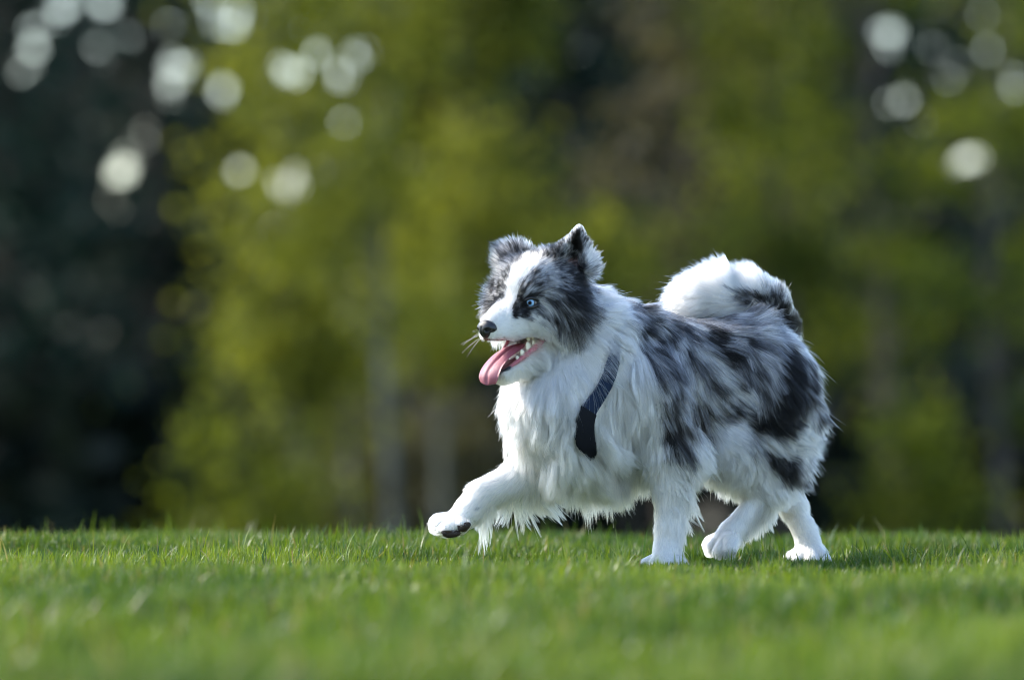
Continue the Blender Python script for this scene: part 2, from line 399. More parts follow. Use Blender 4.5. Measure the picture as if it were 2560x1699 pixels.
# near front leg (planted)
YF = -0.085
cone('leg_front_near', W(1668, 1130, YF), W(1674, 1200, YF), 0.038, 0.029, 0.03)
cone('leg_front_near', W(1674, 1200, YF), W(1672, 1320, YF - .004), 0.027, 0.0215, 0.015)
cone('leg_front_near', W(1672, 1320, YF - .004), W(1668, 1375, YF - .01), 0.0225, 0.0205, 0.01)
cone('leg_front_near', W(1668, 1375, YF - .01), W(1658, 1402, YF - .03), 0.024, 0.020, 0.012)
for dx, dy in ((-.032, .002), (-.019, -.027), (.003, -.037), (.025, -.029)):
    c = W(1664, 1408, YF - .008)
    cone('leg_front_near', c + np.array((dx * .4, dy * .4, .006)), c + np.array((dx, dy, -.001)), .0150, .0122, .003)
# far front leg (reaching forward, lifted)
cone('leg_front_far', W(1400, 1130, -.005), W(1310, 1190, -.035), 0.050, 0.038, 0.035)
cone('leg_front_far', W(1310, 1190, -.035), W(1205, 1240, -.065), 0.036, 0.0275, 0.02)
cone('leg_front_far', W(1205, 1240, -.065), W(1178, 1272, -.075), 0.027, 0.025, 0.012)
cone('leg_front_far', W(1178, 1272, -.075), W(1148, 1302, -.085), 0.0245, 0.0225, 0.012)
PAW_FF = W(1135, 1312, -.092)
for a, b, r in (((-10, -6, .012), (-40, -6, .010), .0135), ((-8, -2, -.004), (-38, 6, -.012), .014), ((0, 4, -.018), (-18, 14, -.028), .014), ((14, 4, -.020), (16, 4, -.030), .0125)):
    p0 = W(1138 + a[0], 1308 + a[1], -.092 + a[2]); p1 = W(1138 + b[0], 1308 + b[1], -.092 + b[2])
    cone('leg_front_far', p0, p1, .0160, r, .0035)
# near hind leg
YH = Yax(1930) - 0.075
cone('thigh', W(1912, 955, YH + .035), W(1835, 1110, YH), 0.078, 0.060, 0.05)
cone('thigh', W(1922, 1000, YH + .03), W(1930, 1110, YH + .02), 0.066, 0.053, 0.05)
cone('thigh', W(1835, 1120, YH), W(1915, 1222, YH + .01), 0.060, 0.031, 0.03)
cone('leg_hind_near', W(1915, 1222, YH + .01), W(1898, 1250, YH + .005), 0.030, 0.024, 0.02)
cone('leg_hind_near', W(1898, 1250, YH + .005), W(1832, 1325, YH - .02), 0.0215, 0.0190, 0.012)
cone('leg_hind_near', W(1832, 1325, YH - .02), W(1812, 1345, YH - .03), 0.020, 0.019, 0.010)
for a, b in (((0, -2, .018), (-34, 10, .022)), ((0, 2, .0), (-30, 24, -.008)), ((6, 4, -.016), (-10, 30, -.028)), ((16, 2, -.024), (14, 24, -.040))):
    cone('leg_hind_near', W(1812 + a[0], 1346 + a[1], YH - .03 + a[2]), W(1812 + b[0], 1346 + b[1], YH - .03 + b[2]), .0150, .0120, .003)
# far hind leg
YR = Yax(1930) + 0.06
cone('thigh', W(1910, 970, YR), W(1890, 1110, YR), 0.068, 0.050, 0.05)
cone('thigh', W(1885, 1110, YR), W(1960, 1222, YR), 0.046, 0.024, 0.025)
cone('leg_hind_far', W(1964, 1222, YR), W(1980, 1262, YR), 0.024, 0.0205, 0.015)
cone('leg_hind_far', W(1982, 1262, YR), W(2022, 1365, YR - .01), 0.0200, 0.0190, 0.012)
for dx, dy in ((-.041, -.002), (-.025, -.029), (.0, -.042), (.025, -.033)):
    c = W(2026, 1396, YR - .015)
    cone('leg_hind_far', c + np.array((dx * .4, dy * .4, .010)), c + np.array((dx, dy, -.002)), .0155, .0122, .003)
cone('leg_hind_far', W(2022, 1362, YR - .01), W(2026, 1390, YR - .018), .0225, .022, .01)
# tail
TL = [(1930, 880, .115, .036), (1938, 815, .135, .034), (1918, 772, .135, .034), (1870, 748, .125, .036), (1800, 742, .11, .037), (1745, 752, .10, .032), (1708, 772, .09, .020)]
TLP = np.array([W(*t[:3]) for t in TL])
for (a, b) in zip(TL[:-1], TL[1:]): cone('tail', W(*a[:3]), W(*b[:3]), a[3], b[3], 0.02)
# head
ell('head', H(-.060, 0, .018), HR, (.074, .056, .056), .02)
ell('head', H(-.030, 0, .026), HR, (.050, .046, .040), .025)                         # forehead
for s in (1, -1):
    ell('head', H(-.040, s * .038, -.030), HR, (.050, .028, .044), .025)               # cheek
    ell('head', H(-.062, s * .052, -.004), HR, (.034, .026, .046), .03)
    cone('head', H(-.002, s * .026, .014), H(-.030, s * .040, .012), .014, .016, .02)       # brow
    cone('head', H(-.016, s * .026, -.050), H(.060, s * .010, -.061), .0175, .0140, .012)      # upper lips
    cone('head', H(.004, s * .020, -.022), H(.03, s * .015, -.032), .016, .016, .02)
cone('head', H(-.01, 0, -.022), H(.060, 0, -.049), .033, .0215, .02)
cone('head', H(.0, 0, -.004), H(.068, 0, -.040), .015, .0125, .02)                           # bridge
ell('head', H(.072, 0, -.061), HR, (.010, .015, .012), .012)                                    # philtrum
N_UP = len(PR)
for s in (1, -1):
    cone('jaw', H(-.055, s * .030, -.083), H(.036, s * .010, -.134), .0215, .0125, .01)
cone('jaw', H(-.06, 0, -.092), H(.034, 0, -.137), .027, .012, .015)
ell('jaw', H(.041, 0, -.135), HR, (.011, .015, .010), .008)
# ears (thin shells)
YE = -.098
tip = (1447, 580, YE - .005)
for bx, by, bd in ((1362, 660, -.018), (1388, 668, .002), (1418, 672, .014), (1446, 676, .010), (1470, 676, -.006)):
    cone('ear_near', W(bx, by, YE + bd), W(tip[0] + (bx - 1418) * .05, tip[1] + abs(bx - 1430) * .03, tip[2]), .0095, .0022, .010)
YE2 = -.045
for bx, tx, ty in ((1262, 1262, 632), (1280, 1280, 627), (1300, 1302, 627), (1326, 1324, 634)):
    cone('ear_far', W(bx, 672, YE2), W(tx, ty, YE2 - .01), .0105, .0050, .010)
for tx, ty in ((1264, 632), (1284, 628), (1306, 630)):
    cone('ear_far', W(tx, ty, YE2 - .012), W(1250 + (tx - 1268) * .25, 656, YE2 - .04), .0065, .0045, .008)

# harness path is needed to keep fur off it; built further down
HSTEP = 0.0033
LO = np.array((-0.20, -0.27, -0.03)); HI = np.array((0.64, 0.31, 0.68))
NG = np.ceil((HI - LO) / HSTEP).astype(int) + 1
AX = [LO[i] + np.arange(NG[i]) * HSTEP for i in range(3)]
def prim_d(pr, P):
    kind, d = pr[1], pr[2]
    if kind == 'c':
        a, b, ra, rb = d; ab = b - a; L2 = max(float(ab @ ab), 1e-9)
        q = P - a.astype(np.float32)
        t = np.clip((q @ ab.astype(np.float32)) / L2, 0, 1)
        return np.linalg.norm(q - t[..., None] * ab.astype(np.float32), axis=-1) - (ra + (rb - ra) * t)
    c, R, r = d
    q = (P - c.astype(np.float32)) @ R.astype(np.float32)
    k0 = np.linalg.norm(q / r.astype(np.float32), axis=-1); k1 = np.linalg.norm(q / (r * r).astype(np.float32), axis=-1)
    return k0 * (k0 - 1) / np.maximum(k1, 1e-6)

def bbox(pr):
    d = pr[2]
    if pr[1] == 'c':
        a, b, ra, rb = d; r = max(ra, rb)
        return np.minimum(a, b) - r, np.maximum(a, b) + r
    return d[0] - max(d[2]), d[0] + max(d[2])

D = np.full(NG, 1.0, np.float32)
for pr in PR:
    lo, hi = bbox(pr); m = 0.045
    i0 = np.maximum(((lo - m - LO) / HSTEP).astype(int), 0); i1 = np.minimum(((hi + m - LO) / HSTEP).astype(int) + 2, NG)
    sl = tuple(slice(a, b) for a, b in zip(i0, i1))
    G = np.stack(np.meshgrid(*[AX[i][sl[i]] for i in range(3)], indexing='ij'), -1).astype(np.float32)
    d = prim_d(pr, G); cur = D[sl]; k = pr[3]
    h = np.maximum(k - np.abs(cur - d), 0) / k
    D[sl] = np.minimum(cur, d) - h * h * k * 0.25

def wedge(P):
    q = (P - E0) @ HR
    f, l, u = q[..., 0], q[..., 1], q[..., 2]
    up = np.interp(f, [-.03, 0.0, .035, .08], [-.057, -.064, -.073, -.0745])            # palate line
    lo = np.interp(f, [-.03, .045], [-.066, -.124])                  # floor line
    d = np.maximum(np.maximum(u - up, lo - u), np.maximum(-(f + .032), np.abs(l) - .075))
    return np.maximum(d, f - .10)
_lo = H(.03, 0, -.09) - .12; _i0 = np.maximum(((_lo - LO) / HSTEP).astype(int), 0); _i1 = np.minimum(((_lo + .24 - LO) / HSTEP).astype(int), NG)
_sl = tuple(slice(a, b) for a, b in zip(_i0, _i1))
_G = np.stack(np.meshgrid(*[AX[i][_sl[i]] for i in range(3)], indexing='ij'), -1)
_a = D[_sl]; _b = -wedge(_G).astype(np.float32); _k = .005
_h = np.maximum(_k - np.abs(_a - _b), 0) / _k
D[_sl] = np.maximum(_a, _b) + _h * _h * _k * .25

def surface_nets(D):
    s = D < 0
    n = np.array(D.shape) - 1
    cs = np.zeros(n, np.uint8)
    corners = [(i, j, k) for i in (0, 1) for j in (0, 1) for k in (0, 1)]
    for (i, j, k) in corners: cs += s[i:i + n[0], j:j + n[1], k:k + n[2]]
    mixed = (cs > 0) & (cs < 8)
    idx = np.argwhere(mixed); vid = np.full(n, -1, np.int32); vid[mixed] = np.arange(len(idx))
    acc = np.zeros((len(idx), 3)); cnt = np.zeros(len(idx))
    for a in corners:
        for ax in range(3):
            if a[ax] == 1: continue
            b = list(a); b[ax] = 1
            pa = idx + np.array(a); pb = idx + np.array(b)
            da = D[pa[:, 0], pa[:, 1], pa[:, 2]]; db = D[pb[:, 0], pb[:, 1], pb[:, 2]]
            x = (da < 0) != (db < 0)
            t = np.where(x, da / np.where(x, da - db, 1), 0)
            p = np.tile(np.array(a, float), (len(idx), 1)); p[:, ax] += t
            acc[x] += p[x]; cnt[x] += 1
    V = LO + (idx + acc / cnt[:, None]) * HSTEP
    Fs = []
    for ax in range(3):
        u, v = (ax + 1) % 3, (ax + 2) % 3
        sa = [slice(None)] * 3; sb = [slice(None)] * 3
        sa[ax] = slice(0, -1); sb[ax] = slice(1, None)
        x = s[tuple(sa)] != s[tuple(sb)]
        e = np.argwhere(x)
        e = e[(e[:, u] > 0) & (e[:, v] > 0) & (e[:, u] < n[u]) & (e[:, v] < n[v])]
        o = []
        for du, dv in ((-1, -1), (0, -1), (0, 0), (-1, 0)):
            c = e.copy(); c[:, u] += du; c[:, v] += dv
            o.append(vid[c[:, 0], c[:, 1], c[:, 2]])
        q = np.stack(o, 1)
        ins = s[e[:, 0], e[:, 1], e[:, 2]]
        q[~ins] = q[~ins][:, ::-1]
        Fs.append(q)
    return V, np.concatenate(Fs)

def sample_grid(A, P):
    q = (P - LO) / HSTEP
    q = np.clip(q, 0, NG - 1.001); i = q.astype(int); f = q - i
    r = 0
    for a in (0, 1):
        for b in (0, 1):
            for c in (0, 1):
                w = (f[:, 0] if a else 1 - f[:, 0]) * (f[:, 1] if b else 1 - f[:, 1]) * (f[:, 2] if c else 1 - f[:, 2])
                r = r + w * A[i[:, 0] + a, i[:, 1] + b, i[:, 2] + c]
    return r
def sdf(P): return sample_grid(D, P)
def grad(P, e=0.004):
    g = np.empty_like(P)
    for a in range(3):
        o = np.zeros(3); o[a] = e
        g[:, a] = sdf(P + o) - sdf(P - o)
    return nrm(g)

BV, BF = surface_nets(D)
for _ in range(2):
    n_ = grad(BV); BV = BV - n_ * np.clip(sdf(BV), -.003, .003)[:, None]
BN = grad(BV)
groups = ['torso', 'thigh', 'head', 'jaw', 'ear_near', 'ear_far', 'tail', 'leg_front_near', 'leg_front_far', 'leg_hind_near', 'leg_hind_far']
def part_of(P):
    best = np.full(len(P), 9.0); g = np.zeros(len(P), int)
    for pr in PR:
        d = prim_d(pr, P.astype(np.float32)); m = d < best
        best[m] = d[m]; g[m] = groups.index(pr[0])
    return g
VG = part_of(BV)
# ------------------------------------------------------------------ coat pattern
cn1, cn2, cn3, cn4 = Noise(21), Noise(22), Noise(23), Noise(24)
def sstep(a, b, x):
    t = np.clip((x - a) / (b - a), 0, 1); return t * t * (3 - 2 * t)
def poly_sd(P, poly):
    poly = np.array(poly, float); d = np.full(len(P), 1e9); ins = np.zeros(len(P), bool)
    for a, b in zip(poly, np.roll(poly, -1, 0)):
        e = b - a; w = P - a
        t = np.clip((w @ e) / (e @ e), 0, 1)
        d = np.minimum(d, np.linalg.norm(w - t[:, None] * e, axis=1))
        c = ((a[1] > P[:, 1]) != (b[1] > P[:, 1])) & (P[:, 0] < (b[0] - a[0]) * (P[:, 1] - a[1]) / (b[1] - a[1] + 1e-9) + a[0])
        ins ^= c
    return np.where(ins, -d, d)
TORSO_MERLE = [(1572, 735), (1640, 715), (1760, 750), (1900, 770), (1985, 830), (2045, 930), (2085, 1050), (2100, 1120), (2070, 1190), (2000, 1225), (1945, 1190), (1905, 1130), (1872, 1120), (1858, 1075), (1885, 1035),
               (1805, 1080), (1738, 1115), (1732, 1200), (1700, 1195), (1662, 1100), (1636, 1000), (1615, 920), (1605, 850), (1580, 800)]
TORSO_ST = [(1556, 738, 40, 12, 8, .50, .7, .6), (1500, 805, 34, 5, 45, .42, .55, .6), (1528, 850, 5, 34, -12, .36, .5, .6), (1515, 765, 30, 4, 30, .40, .5, .6),  # cx, cy, rx, ry, rot, darkness, alpha, soft
    (1770, 880, 12, 50, 10, .34, .7, .6), (1740, 980, 16, 50, 15, .36, .7, .6), (1850, 985, 36, 42, 0, .28, .85, .5), (1860, 1060, 30, 32, 0, .02, 1, .5),
    (2035, 1060, 28, 75, -15, .12, .95, .5), (1985, 1110, 75, 32, -20, .10, .95, .5), (1930, 870, 34, 46, -30, .33, .7, .6),
    (1645, 800, 26, 16, 20, .36, .7, .5), (1690, 862, 50, 12, 25, .36, .7, .6), (1700, 990, 10, 55, -5, .34, .8, .5),
    (1740, 792, 70, 16, 5, .66, .8, .6), (1850, 812, 60, 14, 8, .62, .6, .6), (1815, 862, 15, 48, -10, .97, 1, .35), (1882, 862, 13, 44, -22, .95, 1, .4), (1692, 832, 50, 17, -14, .92, 1, .4),
    (1760, 850, 30, 12, 10, .7, .7, .6), (1626, 800, 16, 26, 10, .85, .8, .5),
    (1628, 925, 9, 40, -8, .93, .95, .4), (1678, 945, 9, 50, -16, .93, .95, .45), (1652, 1010, 12, 60, -12, .62, .8, .5), (1745, 1045, 10, 42, 14, .96, 1, .4), (1690, 1105, 30, 74, -8, .99, 1, .35),
    (1720, 900, 14, 34, 20, .66, .7, .5), (1857, 945, 9, 26, 18, .95, .9, .4), (1800, 950, 16, 44, 18, .6, .7, .6), (1770, 1010, 20, 40, 12, .58, .6, .6), (1715, 1165, 20, 40, 0, .55, .6, .6),
    (1990, 905, 24, 55, -22, .98, 1, .3), (1993, 985, 36, 62, 8, .99, 1, .3), (1932, 1046, 58, 38, -18, .99, 1, .3), (2045, 1010, 13, 60, -16, .8, .9, .5), (2062, 1090, 9, 40, -8, .7, .8, .5),
    (1955, 1162, 62, 25, 28, .97, 1, .4), (2000, 1196, 34, 14, 25, .85, .9, .5), (1893, 1120, 18, 34, 0, .42, .7, .6), (1905, 965, 14, 12, 0, .5, .6, .6)]
HEAD_WHITE = [(1312, 640), (1350, 645), (1338, 668), (1318, 688), (1300, 712), (1292, 742), (1278, 752), (1276, 774), (1290, 795), (1300, 776), (1316, 792), (1340, 803), (1380, 830), (1412, 858), (1470, 850), (1560, 1020), (1180, 1020),
              (1180, 800), (1218, 792), (1246, 768), (1260, 742), (1262, 705), (1275, 665)]
HEAD_ST = [(1322, 706, 26, 16, -20, .44, .9, .5), (1362, 785, 34, 16, 15, .30, .8, .6), (1352, 700, 28, 12, -15, .52, .7, .5), (1372, 745, 22, 10, 15, .30, .7, .5), (1288, 768, 10, 26, 0, .95, 1, .35), (1300, 740, 9, 24, 10, .8, .9, .5),
    (1328, 752, 24, 17, 0, .96, 1, .35), (1312, 776, 14, 14, 0, .93, 1, .4), (1352, 736, 26, 7, 2, .70, .7, .5), (1380, 722, 42, 15, 20, .80, .9, .5), (1398, 757, 30, 9, 20, .92, .9, .5), (1444, 732, 32, 48, 0, .985, .95, .4), (1460, 790, 22, 30, 0, .93, .85, .5), (1422, 768, 30, 5, 22, .36, .6, .6), (1436, 800, 26, 5, 30, .40, .6, .6), (1405, 735, 22, 4, 18, .38, .6, .6),
    (1425, 815, 36, 20, 20, .72, .9, .5), (1385, 800, 30, 8, 22, .8, .8, .5), (1350, 772, 20, 5, 15, .8, .8, .5), (1415, 700, 26, 22, 0, .75, .8, .5), (1222, 775, 12, 26, 15, .9, .9, .5), (1243, 748, 7, 10, 0, .9, .9, .5), (1250, 712, 8, 26, 10, .62, .9, .5), (1214, 712, 16, 40, 0, .42, .8, .5), (1228, 690, 10, 30, 0, .75, .8, .5)]
EARN_ST = [(1385, 640, 30, 30, 0, .52, .8, .5), (1410, 618, 24, 14, -30, .42, .8, .5), (1450, 604, 13, 32, -8, .97, 1, .35), (1436, 570, 15, 9, -20, .03, 1, .3), (1490, 668, 14, 48, -10, .44, .9, .5), (1474, 625, 7, 24, -15, .35, .8, .5), (1440, 712, 40, 22, 0, .97, 1, .4), (1352, 640, 10, 24, 0, .45, .8, .5), (1425, 640, 26, 10, -10, .4, .8, .5)]
EARF_ST = [(1302, 650, 38, 24, -8, .98, 1, .4), (1276, 634, 18, 12, -20, .92, .9, .5), (1262, 655, 9, 26, 15, .93, .9, .5), (1300, 600, 50, 8, 0, .48, .9, .5), (1236, 650, 8, 30, 0, .4, .8, .5), (1252, 640, 5, 14, 20, .25, .8, .5)]
TAIL_ST = [(1945, 775, 78, 62, 20, .68, .95, .4), (1900, 760, 75, 48, 20, .42, .95, .5), (1965, 790, 42, 70, -10, .62, 1, .5), (1978, 830, 30, 45, -5, .95, 1, .35), (1945, 845, 60, 22, 25, .96, 1, .4), (1865, 732, 46, 16, 22, .82, .95, .5), (1950, 735, 30, 40, 20, .66, .9, .5), (1925, 750, 26, 16, 30, .85, .9, .5), (1895, 778, 14, 18, 20, .88, .9, .5), (1850, 750, 40, 8, -5, .45, .7, .6), (1890, 684, 44, 12, 22, .10, 1, .5), (1930, 765, 42, 30, 20, .80, .9, .5), (1960, 735, 26, 12, 50, .35, .8, .5), (1800, 690, 80, 30, 0, .0, 1, .4)]
LEG_ST = [(1200, 1222, 40, 14, -35, .07, .9, .6), (1190, 1270, 8, 5, 0, .35, .6, .6), (1700, 1340, 20, 40, 0, .04, .8, .6)]
STROKES = {'torso': TORSO_ST, 'thigh': TORSO_ST, 'head': HEAD_ST, 'jaw': [], 'ear_near': EARN_ST, 'ear_far': EARF_ST, 'tail': TAIL_ST}
def darkness(P, g, jitter=1.0):
    """coat darkness 0 (white) .. 1 (black) at body points, pattern fixed on the dog's flank plane"""
    wx = 9 * cn1(P, 55) + 5 * cn3(P, 150); wy = 9 * cn2(P, 55) + 5 * cn4(P, 150)
    P2 = proj(P); hd = np.isin(g, [groups.index(n) for n in ('head', 'jaw', 'ear_near', 'ear_far')])
    sc = np.where(hd, .35, .8) * jitter
    P2 = P2 + np.stack((wx * sc, wy * sc), 1)
    v = np.zeros(len(P))
    for name in groups:
        m = g == groups.index(name)
        if not m.any(): continue
        q = P2[m]
        if name in ('torso', 'thigh'):
            x = .56 * sstep(8, -8, poly_sd(q, TORSO_MERLE))
        elif name == 'head':
            x = .52 * sstep(-5, 5, poly_sd(q, HEAD_WHITE))
            fh0 = (P[m] - E0) @ hf; x = x * sstep(.045, .030, fh0)
        elif name == 'ear_near': x = np.full(len(q), .6)
        elif name == 'ear_far': x = np.full(len(q), .76)
        else: x = np.zeros(len(q))
        lh = (P[m] - E0) @ hl; fh = (P[m] - E0) @ hf
        for cx, cy, rx, ry, rot, val, al, soft in STROKES.get(name, LEG_ST):
            a = math.radians(rot); dx, dy = q[:, 0] - cx, q[:, 1] - cy
            e = np.sqrt(((dx * math.cos(a) + dy * math.sin(a)) / rx) ** 2 + ((dy * math.cos(a) - dx * math.sin(a)) / ry) ** 2)
            w = al * sstep(1 + .42 * soft, 1 - .42 * soft, e)
            if name == 'head' and cx < 1260: w = w * sstep(-.008, -.020, lh) * sstep(.035, .02, fh)
            x = x * (1 - w) + val * w
        v[m] = x
    mid = np.clip(v * 5, 0, 1) * np.clip((1 - v) * 4, 0, 1)
    v = v + mid * (.12 * cn3(P, 120) + np.where(hd, .14, .10) * cn4(P, 300) + np.where(hd, .20, .05) * cn1(P, 800)) * jitter
    return np.clip(v, 0, 1)
def albedo(v):
    a = np.interp(v, [0, .12, .25, .5, .75, 1], [.84, .68, .48, .235, .050, .0045])
    t = np.stack((a * np.interp(v, [0, .5, 1], [1.0, .98, 1.0]), a * np.interp(v, [0, .5, 1], [.975, .985, .97]), a * np.interp(v, [0, .5, 1], [.93, 1.05, 1.0])), 1)
    return np.clip(t, .004, .9)

# ------------------------------------------------------------------ body mesh
dog = empty('dog', tuple(W(1680, 1422, YF)))
tag(dog, 'blue merle long-haired dog trotting left across the lawn with its tongue out', 'dog')

def march(px, py):
    o = np.array((0, -DIST, CAMH)); d = W(px, py, 0) - o; d /= np.linalg.norm(d)
    t = DIST - .32
    for _ in range(200):
        p = o + d * t; h = sdf(p[None])[0]
        if h < .0004: return p
        t += max(min(h, .02) * .7, .0004)
    return None
EYE = march(1328, 757)
q = (EYE - E0) @ HR
ER = .0118
EYES = []
for sgn in (1, -1):
    c = E0 + HR @ np.array((q[0], sgn * q[1], q[2]))
    out = nrm(hf * .80 + hl * .60 * sgn + hu * .05)
    EYES.append((sgn, c - out * .0068, out))
NOSE_C = H(.079, 0, -.052)

bcol = albedo(darkness(BV, VG)) * .75
qh = (BV - E0) @ HR
hm = np.isin(VG, [groups.index(n) for n in ('head', 'jaw', 'torso')])
MOUTH = hm & (np.abs(wedge(BV)) < .0045) & (qh[:, 0] > -.036) & (np.abs(qh[:, 1]) < .05) & (wedge(BV) > -.02)
bcol[MOUTH] = (.16, .035, .04)
for sgn, c, out in EYES:
    d = np.linalg.norm(BV - c, axis=1); bcol[d < .017] = (.012, .011, .012)
# lips dark rim of the upper mouth
rim = hm & (wedge(BV) > .0035) & (wedge(BV) < .008) & (qh[:, 0] > -.036) & (qh[:, 2] > -.08) & (qh[:, 0] < .06)
bcol[rim] = (.10, .06, .06)
ein = (VG == groups.index('ear_near')) & (poly_sd(proj(BV), [(1398, 655), (1440, 640), (1455, 655), (1450, 700), (1405, 700)]) < 4) & (BN[:, 1] < -.1)
bcol[ein] = (.16, .095, .09)
def pad_mask(P, N):
    m = np.zeros(len(P), bool)
    for px, py, rx, ry in ((1130, 1334, 22, 11), (1160, 1317, 18, 12), (1113, 1332, 10, 8)):
        p2 = proj(P)
        m |= (((p2[:, 0] - px) / rx) ** 2 + ((p2[:, 1] - py) / ry) ** 2 < 1) & (N[:, 2] < .1) & (N[:, 1] < .2)
    return m
PADM = (VG == groups.index('leg_front_far')) & pad_mask(BV, BN)
bcol[PADM] = (.035, .018, .012)

m_skin, nt, b = material('dog_skin')
at = nt.nodes.new('ShaderNodeAttribute'); at.attribute_name = 'col'
nz = nt.nodes.new('ShaderNodeTexNoise'); nz.inputs['Scale'].default_value = 900; nz.inputs['Detail'].default_value = 3
tc = nt.nodes.new('ShaderNodeTexCoord'); nt.links.new(tc.outputs['Object'], nz.inputs['Vector'])
hs = nt.nodes.new('ShaderNodeMixRGB'); hs.blend_type = 'MULTIPLY'; hs.inputs[0].default_value = .5
nt.links.new(at.outputs['Color'], hs.inputs[1]); nt.links.new(nz.outputs['Color'], hs.inputs[2])
nt.links.new(at.outputs['Color'], b.inputs['Base Color']); b.inputs['Roughness'].default_value = .6
body = mesh_np('body', BV, BF, m_skin, dog, cols=bcol, smooth=True)

# ------------------------------------------------------------------ harness
SP = [(1472, 1134, 34), (1460, 1100, 52), (1455, 1065, 58), (1465, 1030, 50), (1490, 994, 42), (1513, 955, 40), (1528, 915, 38), (1537, 880, 36), (1547, 840, 34), (1562, 805, 34)]
near = [march(a, b_) for a, b_, _ in SP]; SP = [(a, b_, w * .88) for a, b_, w in SP]
A0 = W(1550, 985, Yax(1550))
def to_surface(p, off):
    p = np.array(p, float)
    for _ in range(12):
        p = p - grad(p[None])[0] * (sdf(p[None])[0] - off)
    return p
mirror = lambda p: p - 2 * ((p - A0) @ bl) * bl
far = [to_surface(mirror(p), 0) for p in near]
top = [to_surface(.5 * (near[-1] + far[-1]) + np.array((.0, 0, .05)), 0)]
bot = [to_surface(.5 * (near[0] + far[0]) + np.array((-.01, 0, -.05)), 0)]
ring = near + top + far[::-1] + bot
rw = [w for _, _, w in SP]; rw = rw + [34] + rw[::-1] + [34]
def catmull(P, n, closed=True):
    P = np.array(P, float); out = []
    N = len(P); rng_ = range(N) if closed else range(N - 1)
    for i in rng_:
        g_ = (lambda k: P[k % N]) if closed else (lambda k: P[min(max(k, 0), N - 1)])
        p0, p1, p2, p3 = g_(i - 1), g_(i), g_(i + 1), g_(i + 2)
        for t in np.arange(n) / n:
            out.append(.5 * (2 * p1 + (p2 - p0) * t + (2 * p0 - 5 * p1 + 4 * p2 - p3) * t * t + (3 * p1 - p0 - 3 * p2 + p3) * t ** 3))
    if not closed: out.append(P[-1])
    return np.array(out)
RC = catmull([np.append(p, w) for p, w in zip(ring, rw)], 8)
_pp = proj(RC[:, :3]); _off = np.where(RC[:, 1] < A0[1] + .02, np.interp(_pp[:, 1], [845, 895, 1115, 1140], [.001, .0085, .0085, .001]), .001)
RP = np.array([to_surface(p, o_) for p, o_ in zip(RC[:, :3], _off)]); RWD = RC[:, 3] * S * .5
for _ in range(2): RP = .25 * np.roll(RP, 1, 0) + .5 * RP + .25 * np.roll(RP, -1, 0)
RN = grad(RP); RT = nrm(np.roll(RP, -1, 0) - np.roll(RP, 1, 0)); RS = nrm(np.cross(RT, RN)); RN = np.cross(RS, RT)
RN[(RN * grad(RP)).sum(1) < 0] *= -1
def ribbon(P, Sd, Nn, wd, th, closed=True):
    prof = [(-1, -.5), (-1, .3), (-.9, .5), (-.5, .62), (0, .68), (.5, .62), (.9, .5), (1, .3), (1, -.5)]
    V = np.concatenate([P + Sd * (wd * a)[:, None] + Nn * (th * b_) for a, b_ in prof]).reshape(len(prof), len(P), 3).transpose(1, 0, 2).reshape(-1, 3)
    n, m = len(P), len(prof); F = []
    for i in range(n if closed else n - 1):
        for j in range(m):
            a = i * m + j; b_ = i * m + (j + 1) % m; c = ((i + 1) % n) * m + (j + 1) % m; d = ((i + 1) % n) * m + j
            F.append((a, b_, c, d))
    return V, np.array(F)
m_web, nt, b = material('navy_webbing')
tc = nt.nodes.new('ShaderNodeTexCoord'); wv = nt.nodes.new('ShaderNodeTexNoise'); wv.inputs['Scale'].default_value = 700
nt.links.new(tc.outputs['Object'], wv.inputs['Vector']); cr = nt.nodes.new('ShaderNodeValToRGB')
cr.color_ramp.elements[0].color = (.0018, .008, .026, 1); cr.color_ramp.elements[1].color = (.005, .020, .058, 1)
nt.links.new(wv.outputs['Fac'], cr.inputs[0]); nt.links.new(cr.outputs[0], b.inputs['Base Color']); b.inputs['Roughness'].default_value = .7; b.inputs['Specular IOR Level'].default_value = .25
bp = nt.nodes.new('ShaderNodeBump'); bp.inputs['Strength'].default_value = .3; bp.inputs['Distance'].default_value = .0006
nt.links.new(wv.outputs['Fac'], bp.inputs['Height']); nt.links.new(bp.outputs[0], b.inputs['Normal'])
m_blk = simple_mat('black_nylon', (.004, .005, .009), .75, .3, 600, spec=.2)
V, F = ribbon(RP, RS, RN, RWD, .004)
harness = mesh_np('harness', V, F, m_web, dog, smooth=True)
tag(harness, 'navy blue webbing harness round the dog\'s chest')
# chest pad: wider dark piece low between the forelegs
n0 = 8 * 3
idx = np.r_[len(RP) - 12:len(RP), 0:n0 + 2]
V, F = ribbon(RP[idx] + RN[idx] * .0035, RS[idx], RN[idx], RWD[idx] * 1.06, .004, False)
mesh_np('chest_pad', V, F, m_blk, harness, smooth=True)

